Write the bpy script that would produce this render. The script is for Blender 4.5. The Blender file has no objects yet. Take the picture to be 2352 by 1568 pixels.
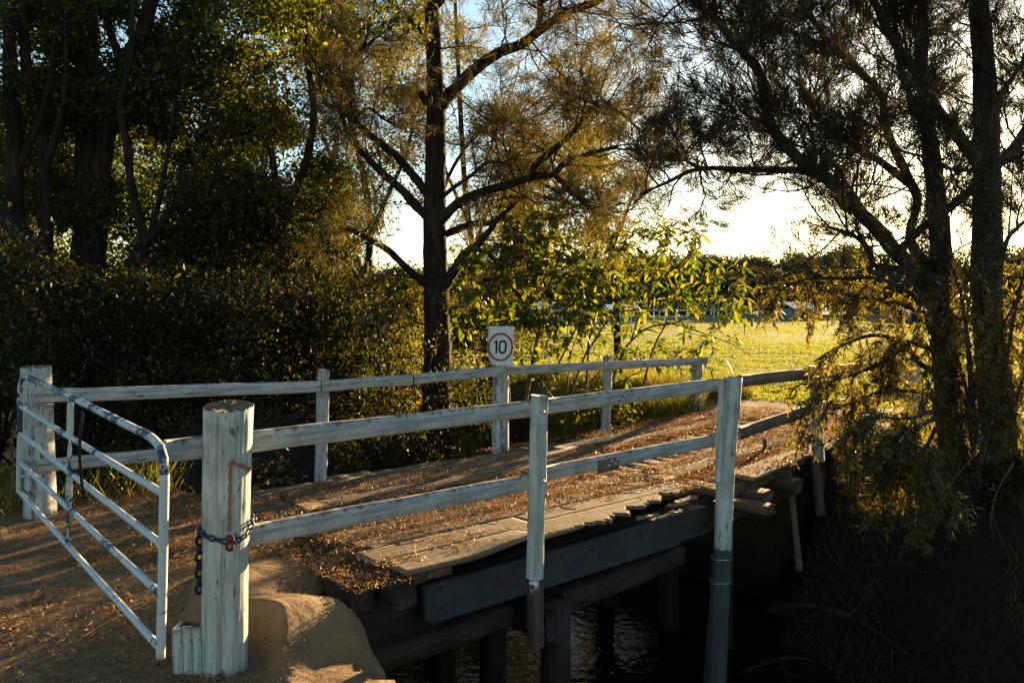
import bpy, math, random
import numpy as np
from mathutils import Vector, Matrix
random.seed(7)
rng = np.random.default_rng(11)
SC = bpy.context.scene
COL = SC.collection
# ------------------------------------------------------------------ camera model (photo measured on a 2352 x 1568 grid)
F = 1900.0; CX = 1176.0; CY = 784.0; HZ = 700.0; CAMZ = 1.5
PITCH = math.atan((CY - HZ) / F)
cp, sp = math.cos(PITCH), math.sin(PITCH)
def ray(x, y):
    a = (x - CX) / F; b = (CY - y) / F
    return np.array([a, cp + b * sp, -sp + b * cp])
def at(x, y, Y):
    r = ray(x, y); k = Y / r[1]
    return np.array([r[0] * k, Y, CAMZ + r[2] * k])
def onz(x, y, z):
    r = ray(x, y); k = (z - CAMZ) / r[2]
    return np.array([r[0] * k, r[1] * k, z])
def onplane(x, y, P, d):            # vertical plane through P along horizontal direction d
    r = ray(x, y); n = np.array([-d[1], d[0]])
    k = (P[0] * n[0] + P[1] * n[1]) / (r[0] * n[0] + r[1] * n[1])
    return np.array([r[0] * k, r[1] * k, CAMZ + r[2] * k])
# bridge frame: t along the bridge, s to its left
A0 = np.array([-1.29, 3.72]); BD = np.array([.751, .660]); BN = np.array([-.660, .751])
def st(s, t, z=0.0):
    p = A0 + BD * t + BN * s
    return np.array([p[0], p[1], z])
def to_st(X, Y):
    dx = X - A0[0]; dy = Y - A0[1]
    return dx * BN[0] + dy * BN[1], dx * BD[0] + dy * BD[1]

SUN_AZ = math.radians(31.3); SUN_EL = math.radians(8.6)
SUN_DIR = np.array([math.sin(SUN_AZ) * math.cos(SUN_EL), math.cos(SUN_AZ) * math.cos(SUN_EL), math.sin(SUN_EL)])

# ------------------------------------------------------------------ numpy helpers
def nrm(v):
    return v / np.maximum(np.linalg.norm(v, axis=-1, keepdims=True), 1e-9)
def rdir(n):
    return nrm(rng.normal(size=(n, 3)))
def sm(a, b, x):
    t = np.clip((x - a) / (b - a), 0, 1); return t * t * (3 - 2 * t)
def hash2(i, j, seed):
    h = np.sin(i * 127.1 + j * 311.7 + seed * 74.7) * 43758.5453
    return h - np.floor(h)
def noise2(x, y, seed=0):
    x = np.asarray(x, float); y = np.asarray(y, float)
    i = np.floor(x); j = np.floor(y); fx = x - i; fy = y - j
    fx = fx * fx * (3 - 2 * fx); fy = fy * fy * (3 - 2 * fy)
    a = hash2(i, j, seed); b = hash2(i + 1, j, seed); c = hash2(i, j + 1, seed); d = hash2(i + 1, j + 1, seed)
    return a + (b - a) * fx + (c - a) * fy + (a - b - c + d) * fx * fy - .5

# ------------------------------------------------------------------ object helpers
def tag(o, label=None, cat=None, group=None, kind=None):
    if label: o['label'] = label
    if cat: o['category'] = cat
    if group: o['group'] = group
    if kind: o['kind'] = kind
    return o
def empty(name, loc, label=None, cat=None, group=None):
    o = bpy.data.objects.new(name, None); COL.objects.link(o); o.location = Vector(loc)
    o.empty_display_size = .1
    return tag(o, label, cat, group)
def world_of(o):
    m = o.matrix_basis.copy()
    return world_of(o.parent) @ m if o.parent else m
def link(name, me, mat, parent=None, M=None):
    o = bpy.data.objects.new(name, me); COL.objects.link(o)
    if mat is not None: me.materials.append(mat)
    W = M if M is not None else Matrix.Identity(4)
    if parent is not None:
        o.parent = parent; o.matrix_basis = world_of(parent).inverted() @ W
    else: o.matrix_basis = W
    return o
def mesh_np(name, V, Fs, smooth=False):
    """V (n,3); Fs list of int arrays (m,k)"""
    me = bpy.data.meshes.new(name)
    V = np.asarray(V, np.float32)
    if not isinstance(Fs, list): Fs = [Fs]
    Fs = [np.asarray(f, np.int32) for f in Fs if len(f)]
    me.vertices.add(len(V)); me.vertices.foreach_set('co', V.ravel())
    nl = sum(f.size for f in Fs); npoly = sum(len(f) for f in Fs)
    me.loops.add(nl); me.polygons.add(npoly)
    me.loops.foreach_set('vertex_index', np.concatenate([f.ravel() for f in Fs]))
    starts = []; c = 0
    for f in Fs:
        k = f.shape[1]; starts.append(c + np.arange(len(f)) * k); c += f.size
    me.polygons.foreach_set('loop_start', np.concatenate(starts).astype(np.int32))
    if smooth: me.polygons.foreach_set('use_smooth', np.ones(npoly, bool))
    me.update(calc_edges=True); me.validate()
    return me
class MB:
    """collects verts and faces of one mesh"""
    def __init__(s): s.v = []; s.f = {}; s.n = 0
    def add(s, V, *Fs):
        V = np.asarray(V, float)
        for f in Fs:
            f = np.asarray(f, int)
            if len(f): s.f.setdefault(f.shape[1], []).append(f + s.n)
        s.v.append(V); s.n += len(V)
    def mesh(s, name, smooth=False):
        return mesh_np(name, np.concatenate(s.v), [np.concatenate(x) for x in s.f.values()], smooth)
    def build(s, name, mat, parent=None, smooth=False, M=None):
        return link(name, s.mesh(name, smooth), mat, parent, M)
    def tube(s, P, R, k=6, cap=True, wob=0.0):
        P = np.asarray(P, float); n = len(P)
        R = np.broadcast_to(np.asarray(R, float), (n,))
        T = nrm(np.gradient(P, axis=0))
        ref = np.array([0, 0, 1.0]) if abs(T[:, 2]).mean() < .8 else np.array([1.0, .13, 0])
        U = nrm(np.cross(T, ref)); W = np.cross(T, U)
        a = np.arange(k) * 2 * math.pi / k
        rad = R[:, None] * (1 + (rng.normal(size=(n, k)) * wob if wob else 0))
        V = P[:, None, :] + rad[..., None] * (np.cos(a)[None, :, None] * U[:, None, :] + np.sin(a)[None, :, None] * W[:, None, :])
        V = V.reshape(-1, 3)
        i = np.arange(n - 1)[:, None] * k; j = np.arange(k)[None, :]; j2 = (j + 1) % k
        Fq = np.stack([i + j, i + j2, i + k + j2, i + k + j], -1).reshape(-1, 4)
        fs = [Fq]
        if cap:
            c0 = len(V); V = np.concatenate([V, P[:1], P[-1:]])
            jj = np.arange(k); jn = (jj + 1) % k
            fs.append(np.concatenate([np.stack([np.full(k, c0), jn, jj], -1),
                                      np.stack([np.full(k, c0 + 1), (n - 1) * k + jj, (n - 1) * k + jn], -1)]))
        s.add(V, *fs)
    def box(s, c, h, R=None):
        c = np.asarray(c, float); h = np.asarray(h, float)
        V = np.array([[x, y, z] for x in (-1, 1) for y in (-1, 1) for z in (-1, 1)], float) * h
        if R is not None: V = V @ np.asarray(R).T
        s.add(V + c, np.array([[0, 1, 3, 2], [4, 6, 7, 5], [0, 4, 5, 1], [2, 3, 7, 6], [0, 2, 6, 4], [1, 5, 7, 3]]))

def frame_x(p0, p1, up=(0, 0, 1)):
    p0 = np.asarray(p0, float); p1 = np.asarray(p1, float)
    x = nrm(p1 - p0); y = nrm(np.cross(np.asarray(up, float), x)); z = np.cross(x, y)
    M = Matrix(((x[0], y[0], z[0], p0[0]), (x[1], y[1], z[1], p0[1]), (x[2], y[2], z[2], p0[2]), (0, 0, 0, 1)))
    return M, float(np.linalg.norm(p1 - p0))
def board(name, p0, p1, w, h, mat, parent, seg=10, jit=.002, cham=.005, sag=0.0, rag=0.0, up=(0, 0, 1)):
    """sawn timber from p0 to p1: w across, h high; local X is the grain"""
    M, L = frame_x(p0, p1, up)
    a, b, c = w / 2, h / 2, min(cham, w * .3, h * .3)
    S = np.array([[-a + c, -b], [a - c, -b], [a, -b + c], [a, b - c], [a - c, b], [-a + c, b], [-a, b - c], [-a, -b + c]])
    n = seg + 1; k = 8
    X = np.linspace(0, L, n)
    V = np.zeros((n, k, 3)); V[:, :, 0] = X[:, None]
    V[:, :, 1:] = S[None] + rng.normal(size=(n, k, 2)) * jit
    V[:, :, 2] -= sag * np.sin(np.linspace(0, math.pi, n))[:, None]
    if rag: V[:, (0, 7, 6), 1] += (rng.random((n, 1)) * rag)
    V[0, :, 0] += rng.normal(size=k) * jit * 2; V[-1, :, 0] += rng.normal(size=k) * jit * 2
    V = V.reshape(-1, 3)
    i = np.arange(n - 1)[:, None] * k; j = np.arange(k)[None, :]; j2 = (j + 1) % k
    Fq = np.stack([i + j, i + k + j, i + k + j2, i + j2], -1).reshape(-1, 4)
    caps = np.array([np.arange(k), (n - 1) * k + np.arange(k)[::-1]])
    return link(name, mesh_np(name, V, [Fq[:, ::-1], caps]), mat, parent, M)
def post(name, p0, p1, r0, r1, mat, parent, k=26, n=22, groove=.05, bow=0.0, topmat=None, hollow=.0, cracks=(), lump=.05, slant=0.0):
    """round timber post, local Z is the grain"""
    p0 = np.asarray(p0, float); p1 = np.asarray(p1, float)
    z = nrm(p1 - p0); x = nrm(np.cross(np.array([0, 1.0, 0]), z)); y = np.cross(z, x); L = float(np.linalg.norm(p1 - p0))
    M = Matrix(((x[0], y[0], z[0], p0[0]), (x[1], y[1], z[1], p0[1]), (x[2], y[2], z[2], p0[2]), (0, 0, 0, 1)))
    a = np.arange(k) * 2 * math.pi / k
    H = np.linspace(0, L, n)
    g = rng.normal(size=k) * groove * .35
    for q in rng.integers(0, k, 3): g[q] -= groove * 1.2
    seed = random.random() * 50
    rad = (r0 + (r1 - r0) * (H / L))[:, None] * (1 + g[None, :] + lump * noise2(H[:, None] * 2.2 + seed, np.cos(a)[None, :] * 1.2 + seed, 3) + .03 * noise2(H[:, None] * 9 + seed, a[None, :] * 3, 5))
    for ca, cd_, z0, z1 in cracks:
        q = int(round(ca / (2 * math.pi) * k)) % k; rad[:, q] *= 1 - cd_ * (sm(z0, z0 + .08, H) * sm(z1, z1 - .08, H))
    V = np.zeros((n, k, 3)); V[..., 0] = rad * np.cos(a) + bow * np.sin(H / L * math.pi)[:, None]; V[..., 1] = rad * np.sin(a); V[..., 2] = H[:, None]
    V[..., 2] += slant * V[..., 1] * ((H / L) ** 24)[:, None]
    V[-1, :, 2] += rng.normal(size=k) * r1 * .018
    V = V.reshape(-1, 3)
    i = np.arange(n - 1)[:, None] * k; j = np.arange(k)[None, :]; j2 = (j + 1) % k
    Fq = np.stack([i + j, i + j2, i + k + j2, i + k + j], -1).reshape(-1, 4)
    # top: inner rings, weathered and slightly sunken
    rings = [V, ]; base = len(V); top0 = (n - 1) * k; prev = top0; fs = []
    for q, fr in enumerate((.86, .6, .3)):
        T = V[top0:top0 + k].copy(); T[:, :2] *= fr; T[:, 2] -= slant * V[top0:top0 + k, 1] * (1 - fr); T[:, 2] += -hollow * (1 - fr) + rng.normal(size=k) * r1 * .03
        rings.append(T); cur = base + q * k
        jj = np.arange(k); jn = (jj + 1) % k
        fs.append(np.stack([prev + jj, prev + jn, cur + jn, cur + jj], -1)); prev = cur
    V = np.concatenate(rings + [np.array([[0, 0, L - hollow]])]); c = len(V) - 1
    jj = np.arange(k); jn = (jj + 1) % k
    tri = np.stack([prev + jj, prev + jn, np.full(k, c)], -1)
    nq = len(Fq)
    me = mesh_np(name, V, [Fq, np.concatenate(fs), tri])
    sm_ = np.ones(len(me.polygons), bool); sm_[nq:] = False; me.polygons.foreach_set('use_smooth', sm_)
    o = link(name, me, mat, parent, M)
    if topmat:
        me.materials.append(topmat)
        mi = np.zeros(len(me.polygons), np.int32); mi[nq:] = 1; me.polygons.foreach_set('material_index', mi)
    return o

# ------------------------------------------------------------------ materials
class NT:
    def __init__(s, name):
        s.m = bpy.data.materials.new(name); s.m.use_nodes = True; s.t = s.m.node_tree; s.t.nodes.clear()
        s.out = s.t.nodes.new('ShaderNodeOutputMaterial')
    def n(s, typ, inp=None, **props):
        nd = s.t.nodes.new(typ)
        for k, v in props.items(): setattr(nd, k, v)
        for k, v in (inp or {}).items(): s.put(nd.inputs[k], v)
        return nd
    def put(s, sock, v):
        if hasattr(v, 'links') or isinstance(v, bpy.types.NodeSocket): s.t.links.new(v, sock)
        elif isinstance(v, (tuple, list)) and len(v) == 3 and sock.type == 'RGBA': sock.default_value = (*v, 1)
        else: sock.default_value = v
    def obj(s, scale=(1, 1, 1)):
        c = s.n('ShaderNodeTexCoord'); return s.n('ShaderNodeMapping', {'Vector': c.outputs['Object'], 'Scale': scale}).outputs[0]
    def noise(s, vec, sc=5, det=4, rough=.55):
        return s.n('ShaderNodeTexNoise', {'Vector': vec, 'Scale': sc, 'Detail': det, 'Roughness': rough}).outputs['Fac']
    def ramp(s, f, a, b, lo=0.0, hi=1.0):
        return s.n('ShaderNodeMapRange', {'Value': f, 'From Min': a, 'From Max': b, 'To Min': lo, 'To Max': hi}, interpolation_type='SMOOTHSTEP').outputs[0]
    def mix(s, f, a, b, blend='MIX'):
        nd = s.t.nodes.new('ShaderNodeMix'); nd.data_type = 'RGBA'; nd.blend_type = blend
        s.put(nd.inputs['Factor'], f); s.put(nd.inputs[6], a); s.put(nd.inputs[7], b); return nd.outputs[2]
    def math(s, op, a, b=0.0, clamp=False):
        nd = s.n('ShaderNodeMath', operation=op, use_clamp=clamp); s.put(nd.inputs[0], a); s.put(nd.inputs[1], b); return nd.outputs[0]
    def bump(s, h, st_=.3, dist=.01):
        return s.n('ShaderNodeBump', {'Height': h, 'Strength': st_, 'Distance': dist}).outputs[0]
    def pbr(s, col, rough=.8, normal=None, metal=0.0, spec=.3):
        b = s.n('ShaderNodeBsdfPrincipled', {'Base Color': col, 'Roughness': rough, 'Metallic': metal})
        b.inputs['Specular IOR Level'].default_value = spec
        if normal is not None: s.t.links.new(normal, b.inputs['Normal'])
        s.t.links.new(b.outputs[0], s.out.inputs[0]); return s.m
    def island(s): return s.n('ShaderNodeNewGeometry').outputs['Random Per Island']
    def oinfo(s): return s.n('ShaderNodeObjectInfo').outputs['Random']

def paint(name, axis='x', base=(.60, .60, .55), wood=(.13, .105, .085), peel=.62, stain=.5, top=0.0):
    m = NT(name); L, S = .9, 16
    sc = (L, S, S) if axis == 'x' else (S, S, L)
    v = m.obj(sc); v1 = m.obj((1, 1, 1))
    grain = m.noise(v, 2.2, 6, .65)
    blot = m.noise(v1, 4.5, 5, .6)
    chips = m.noise(m.obj(tuple(x * .55 if x > 2 else x * 3 for x in sc)), 3.4, 5, .7)
    dirt = m.ramp(blot, .42, .72)
    c = m.mix(m.math('MULTIPLY', dirt, stain * .75), base, tuple(x * .52 for x in base))
    fine = m.noise(m.obj(tuple(x * 2.6 for x in sc)), 3.0, 5, .7); c = m.mix(m.ramp(fine, .50, .66, 0, .55), c, tuple(x * .40 for x in base))
    c = m.mix(m.ramp(grain, .46, .66, 0, .85), c, tuple(x * .42 for x in base))
    pe = m.ramp(m.math('ADD', chips, m.math('MULTIPLY', grain, .25)), peel + .10, peel + .15)
    if axis == 'x' and top:
        z = m.n('ShaderNodeSeparateXYZ', {0: m.obj((1, 1, 1))}).outputs[2]
        drip = m.noise(m.obj((22, 3, 3)), 1.0, 4, .6)
        td = m.ramp(m.math('ADD', m.math('MULTIPLY', z, 9.0), drip), .74, 1.02)
        c = m.mix(m.math('MULTIPLY', td, top), c, (.085, .075, .065))
    c = m.mix(pe, c, m.mix(grain, tuple(x * .45 for x in wood), tuple(x * 1.5 for x in wood)))
    h = m.math('SUBTRACT', m.math('MULTIPLY', grain, .8), m.math('MULTIPLY', pe, .6))
    return m.pbr(c, .75, m.bump(h, .55, .006))
def timber(name, axis='x', a=(.075, .055, .04), b=(.17, .13, .095), S=14):
    m = NT(name); sc = (.7, S, S) if axis == 'x' else (S, S, .7)
    g = m.noise(m.obj(sc), 2.4, 6, .65); bl = m.noise(m.obj(), 3, 4)
    r = m.oinfo()
    c = m.mix(m.ramp(g, .3, .7), a, b)
    c = m.mix(m.ramp(bl, .4, .75, 0, .6), c, tuple(x * .5 for x in a))
    c = m.mix(m.math('MULTIPLY', r, .35), c, tuple(x * .55 for x in b))
    return m.pbr(c, .85, m.bump(g, .6, .008))
def leafmat(name, cols, trans=.55, tcol=None, gloss=.25, rough=.45):
    """thin leaf: reflects and lets light through; colour varies leaf by leaf"""
    m = NT(name); r = m.island()
    cr = m.n('ShaderNodeValToRGB', {'Fac': r}); e = cr.color_ramp.elements
    while len(e) < len(cols): e.new(.5)
    for i, c in enumerate(cols): e[i].position = i / max(1, len(cols) - 1); e[i].color = (*c, 1)
    col = cr.outputs[0]
    d = m.n('ShaderNodeBsdfDiffuse', {'Color': col})
    tc = m.mix(1.0, col, tcol or (2.2, 1.9, .9), 'MULTIPLY')
    t = m.n('ShaderNodeBsdfTranslucent', {'Color': tc})
    mx = m.n('ShaderNodeMixShader', {0: trans, 1: d.outputs[0], 2: t.outputs[0]})
    g = m.n('ShaderNodeBsdfGlossy', {'Color': (.8, .8, .8), 'Roughness': rough})
    fr = m.n('ShaderNodeFresnel', {'IOR': 1.4})
    mx2 = m.n('ShaderNodeMixShader', {0: m.math('MULTIPLY', fr.outputs[0], gloss), 1: mx.outputs[0], 2: g.outputs[0]})
    m.t.links.new(mx2.outputs[0], m.out.inputs[0]); return m.m
def bark(name, a=(.020, .015, .012), b=(.085, .062, .048), S=9, lichen=0.0):
    m = NT(name)
    g = m.noise(m.obj((S, S, 1.3)), 2.2, 6, .7); bl = m.noise(m.obj(), 2.2, 4)
    c = m.mix(m.ramp(g, .35, .68), a, b); c = m.mix(m.ramp(bl, .45, .7, 0, .5), c, a)
    if lichen: c = m.mix(m.ramp(m.noise(m.obj(), 7, 5, .7), .6, .68, 0, lichen), c, (.22, .23, .2))
    return m.pbr(c, .95, m.bump(g, 1.0, .03), spec=.15)

M_rail = paint('rail_paint', 'x', base=(.40, .43, .425), peel=.69, stain=1.0, top=.9)
M_sq = paint('square_post_paint', 'x', base=(.43, .47, .46), peel=.665, stain=.9)
M_rail_l = paint('rail_paint_far', 'x', base=(.45, .475, .465), peel=.63, stain=.7, top=.4)
M_post = paint('post_paint', 'z', base=(.44, .48, .455), peel=.615, stain=1.15)
M_post_l = paint('post_paint_peeling', 'z', base=(.46, .485, .475), peel=.565, stain=.8)
M_post_top = timber('post_end_grain', 'x', (.06, .04, .03), (.26, .18, .12), 8)
M_bare = timber('bare_timber', 'x', (.05, .036, .026), (.13, .095, .066))
M_bare_z = timber('bare_post', 'z', (.05, .04, .03), (.13, .10, .075))
M_greenpost = timber('algae_post', 'z', (.035, .05, .042), (.07, .095, .08))
M_greyrail = timber('grey_rail', 'x', (.08, .065, .05), (.22, .18, .14))
M_deck = timber('deck_plank', 'x', (.085, .058, .038), (.19, .13, .082), 10)
M_edge = timber('edge_plank', 'x', (.10, .068, .04), (.25, .175, .105), 12)
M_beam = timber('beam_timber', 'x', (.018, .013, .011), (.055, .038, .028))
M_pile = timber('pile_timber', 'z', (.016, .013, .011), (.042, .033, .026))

def mk_simple(name, col, rough=.6, metal=0.0, var=.4, sc=20):
    m = NT(name); n = m.noise(m.obj(), sc, 4)
    return m.pbr(m.mix(m.ramp(n, .35, .7, 0, var), col, tuple(c * .4 for c in col)), rough, m.bump(n, .2, .003), metal)
m = NT('steel_channel'); n = m.noise(m.obj((1.2, 14, 3)), 2.2, 5, .65); n2 = m.noise(m.obj(), 5, 5, .7)
c = m.mix(m.ramp(n2, .35, .65), (.015, .020, .024), (.032, .040, .045)); c = m.mix(m.ramp(n, .50, .64, 0, .85), c, (.045, .022, .012)); c = m.mix(m.ramp(n2, .58, .72, 0, .8), c, (.012, .012, .012))
M_steel = m.pbr(c, .75, m.bump(n2, .3, .005))
M_galv = mk_simple('galvanised', (.45, .46, .47), .45, .8)
M_rust = mk_simple('rusted_iron', (.42, .13, .035), .8, .2, .6, 60)
M_rustd = mk_simple('rust_dark', (.13, .03, .015), .7, .2, .6, 40)
M_bluechain = mk_simple('blue_chain', (.022, .05, .11), .55, .4, .5, 50)
M_darkchain = mk_simple('dark_chain', (.010, .018, .032), .6, .4, .5, 50)
M_black = mk_simple('black_strap', (.012, .011, .011), .8)
M_tin = mk_simple('roof_tin', (.42, .43, .43), .35, .5, .3, 3)
M_greywall = mk_simple('shed_wall', (.16, .19, .21), .8, 0, .4, 1.5)
M_whiterail = mk_simple('white_pipe', (.7, .7, .68), .45)

def gatepaint(name, chip):
    m = NT(name)
    n = m.noise(m.obj((1, 1, 1)), 22, 6, .75); n2 = m.noise(m.obj(), 3.6, 3)
    f = m.ramp(m.math('ADD', m.math('MULTIPLY', n, .4), m.math('MULTIPLY', n2, .6)), chip, chip + .03)
    c = m.mix(f, (.44, .48, .50), (.016, .045, .095))
    rust = m.ramp(m.noise(m.obj(), 42, 3), .66, .70, 0, .6)
    c = m.mix(rust, c, (.10, .045, .02))
    return m.pbr(c, .5, m.bump(f, .4, .002))
M_gate_w = gatepaint('gate_paint_white', .585)
M_gate_m = gatepaint('gate_paint_mixed', .545)
M_gate_b = gatepaint('gate_paint_blue', .455)

m = NT('sign_white'); n = m.noise(m.obj(), 30, 4)
M_sign = m.pbr(m.mix(m.ramp(n, .5, .75, 0, .35), (.56, .58, .56), (.22, .21, .19)), .5)
M_red = mk_simple('sign_red', (.40, .025, .03), .5, 0, .2)
M_digit = mk_simple('sign_black', (.012, .013, .016), .6, 0, .1)

m = NT('concrete'); v = m.obj()
n1 = m.noise(v, 3.0, 6, .6); n2 = m.noise(v, 45, 4, .7)
cr = m.n('ShaderNodeTexVoronoi', {'Vector': m.n('ShaderNodeMapping', {'Vector': m.n('ShaderNodeMix', {'Factor': .12, 4: v, 5: m.n('ShaderNodeTexNoise', {'Vector': v, 'Scale': 4.0}).outputs['Color']}, data_type='VECTOR').outputs[1], 'Scale': (1, 1, 1)}).outputs[0], 'Scale': 1.5}, feature='DISTANCE_TO_EDGE').outputs[0]
crk = m.ramp(cr, .002, .008, 1, 0)
c = m.mix(m.ramp(n1, .35, .7), (.20, .128, .064), (.12, .077, .04)); c = m.mix(m.ramp(n2, .48, .72, 0, .7), c, (.085, .058, .036)); c = m.mix(m.math('MULTIPLY', crk, .12), c, (.04, .03, .025))
M_conc = m.pbr(c, .9, m.bump(m.math('ADD', n1, m.math('MULTIPLY', n2, .5)), .8, .02))

m = NT('water'); v = m.obj((1, 1.0, 1))
w = m.n('ShaderNodeTexNoise', {'Vector': v, 'Scale': 9.0, 'Detail': 3.0}).outputs['Fac']
b = m.n('ShaderNodeBsdfPrincipled', {'Base Color': (.006, .007, .006), 'Roughness': .03, 'IOR': 1.33})
m.t.links.new(m.bump(w, .28, .025), b.inputs['Normal']); m.t.links.new(b.outputs[0], m.out.inputs[0]); M_water = m.m

# ground: soil / dirt track / grass by where it lies
m = NT('ground'); v = m.obj()
att = m.n('ShaderNodeAttribute', attribute_name='cover')
sepc = m.n('ShaderNodeSeparateColor', {0: att.outputs['Color']})
n1 = m.noise(v, 1.3, 6, .6); n2 = m.noise(v, 22, 5, .7); n3 = m.noise(v, 90, 3, .7)
dirt = m.mix(m.ramp(n1, .35, .65), (.25, .165, .09), (.15, .10, .056)); dirt = m.mix(m.ramp(n2, .45, .7, 0, .7), dirt, (.065, .044, .028))
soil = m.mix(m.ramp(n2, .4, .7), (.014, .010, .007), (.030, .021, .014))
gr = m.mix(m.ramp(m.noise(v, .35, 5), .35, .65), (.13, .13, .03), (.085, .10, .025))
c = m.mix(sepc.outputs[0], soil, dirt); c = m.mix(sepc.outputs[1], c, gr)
M_ground = m.pbr(c, .95, m.bump(m.math('ADD', m.math('ADD', n2, n1), m.math('MULTIPLY', n3, .4)), .8, .035), spec=.1)
del m

# leaves
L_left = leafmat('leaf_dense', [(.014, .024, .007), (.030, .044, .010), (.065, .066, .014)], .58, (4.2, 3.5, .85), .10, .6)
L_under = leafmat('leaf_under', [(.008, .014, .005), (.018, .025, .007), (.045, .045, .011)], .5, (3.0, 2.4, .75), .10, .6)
L_twig = leafmat('leaf_olive', [(.045, .058, .014), (.075, .08, .02), (.11, .10, .026)], .55, (2.4, 2.0, .75), .08, .6)
L_needle = leafmat('needle_brown', [(.026, .034, .012), (.055, .054, .017), (.095, .072, .022)], .52, (2.3, 1.85, .75), .12, .6)
L_needle_r = leafmat('needle_dark', [(.014, .022, .013), (.024, .030, .016), (.055, .044, .017)], .4, (2.0, 1.5, .7), .15, .6)
L_big = leafmat('leaf_big', [(.032, .058, .014), (.055, .082, .018), (.085, .10, .022), (.17, .135, .02)], .55, (2.2, 2.1, .75), .2, .5)
L_weep = leafmat('leaf_weeping', [(.028, .036, .012), (.06, .062, .018), (.12, .09, .028)], .55, (2.9, 2.3, .8), .2, .5)
L_dead = leafmat('leaf_dead', [(.10, .045, .02), (.16, .075, .03)], .4, (1.8, 1.3, .8), .1)
L_far_haze = leafmat('leaf_far_hazed', [(.040, .058, .040), (.06, .08, .046), (.09, .095, .045)], .4, (1.8, 1.5, .8), .1)  # distance haze is mixed into this leaf colour: paler and bluer
L_grass = leafmat('grass_blade', [(.085, .125, .024), (.135, .16, .034), (.19, .185, .045)], .52, (1.95, 1.75, .78), .08)
L_grass_s = leafmat('grass_bank', [(.06, .085, .015), (.11, .12, .022), (.20, .17, .04)], .55, (2.0, 1.7, .8), .15)
L_litter = leafmat('litter', [(.10, .06, .026), (.27, .175, .072), (.40, .25, .11), (.17, .092, .04), (.26, .15, .066)], .35, (1.4, 1.2, .9), .2)
B_dark = bark('bark_dark', (.011, .008, .006), (.05, .036, .027)); B_oak = bark('bark_oak', (.014, .011, .009), (.06, .043, .033), 8)
B_right = bark('bark_right', (.016, .013, .011), (.07, .052, .04), 9, .5)
B_pale = bark('bark_pale', (.20, .17, .14), (.42, .37, .31), 4)
B_twig = bark('bark_twig', (.10, .065, .04), (.24, .16, .10), 20)

# ------------------------------------------------------------------ foliage helpers
def leaf_quads(P, D, N, L, W, fold=.0, mid=.42):
    D = nrm(D); S = nrm(np.cross(D, N)); U = np.cross(S, D)
    L = np.broadcast_to(np.asarray(L, float), (len(P),))[:, None]; W = np.broadcast_to(np.asarray(W, float), (len(P),))[:, None]
    m_ = P + D * L * mid
    V = np.stack([P, m_ + S * W * .5 + U * W * fold, P + D * L - U * L * fold * .4, m_ - S * W * .5 + U * W * fold], 1).reshape(-1, 3)
    Fq = np.arange(len(P) * 4).reshape(-1, 4)
    return V, Fq
def big_leaves(P, D, N, L, W, curl=.25):
    """pointed oval leaf with a folded midrib and drooping tip"""
    D = nrm(D); S = nrm(np.cross(D, N)); U = np.cross(S, D)
    L = np.broadcast_to(np.asarray(L, float), (len(P),))[:, None]; W = np.broadcast_to(np.asarray(W, float), (len(P),))[:, None]
    def pt(f, w, u): return P + D * L * f + S * W * w + U * W * u - np.array([0, 0, 1.0]) * L * curl * f * f
    V = np.stack([pt(0, 0, 0), pt(.28, .42, .12), pt(.65, .36, .1), pt(1, 0, 0), pt(.65, -.36, .1), pt(.28, -.42, .12), pt(.30, 0, 0), pt(.66, 0, 0)], 1).reshape(-1, 3)
    b = np.arange(len(P))[:, None] * 8
    q = np.concatenate([b + np.array([[6, 1, 2, 7]]), b + np.array([[5, 6, 7, 4]])])
    t = np.concatenate([b + np.array([[0, 1, 6]]), b + np.array([[0, 6, 5]]), b + np.array([[7, 2, 3]]), b + np.array([[4, 7, 3]])])
    return V, q, t
def smooth_path(P, n):
    P = np.asarray(P, float)
    if len(P) < 3:
        f = np.linspace(0, 1, n)[:, None]; return P[0] * (1 - f) + P[-1] * f
    d = np.r_[0, np.cumsum(np.linalg.norm(np.diff(P, axis=0), axis=1))]; d /= d[-1]
    Q = np.concatenate([[2 * P[0] - P[1]], P, [2 * P[-1] - P[-2]]])
    out = []
    for u in np.linspace(0, 1, n):
        i = min(len(P) - 2, max(0, np.searchsorted(d, u, 'right') - 1)); f = (u - d[i]) / max(1e-9, d[i + 1] - d[i])
        a, b, c, e = Q[i], Q[i + 1], Q[i + 2], Q[i + 3]
        out.append(.5 * (2 * b + (c - a) * f + (2 * a - 5 * b + 4 * c - e) * f * f + (3 * b - a - 3 * c + e) * f ** 3))
    return np.array(out)
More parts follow.
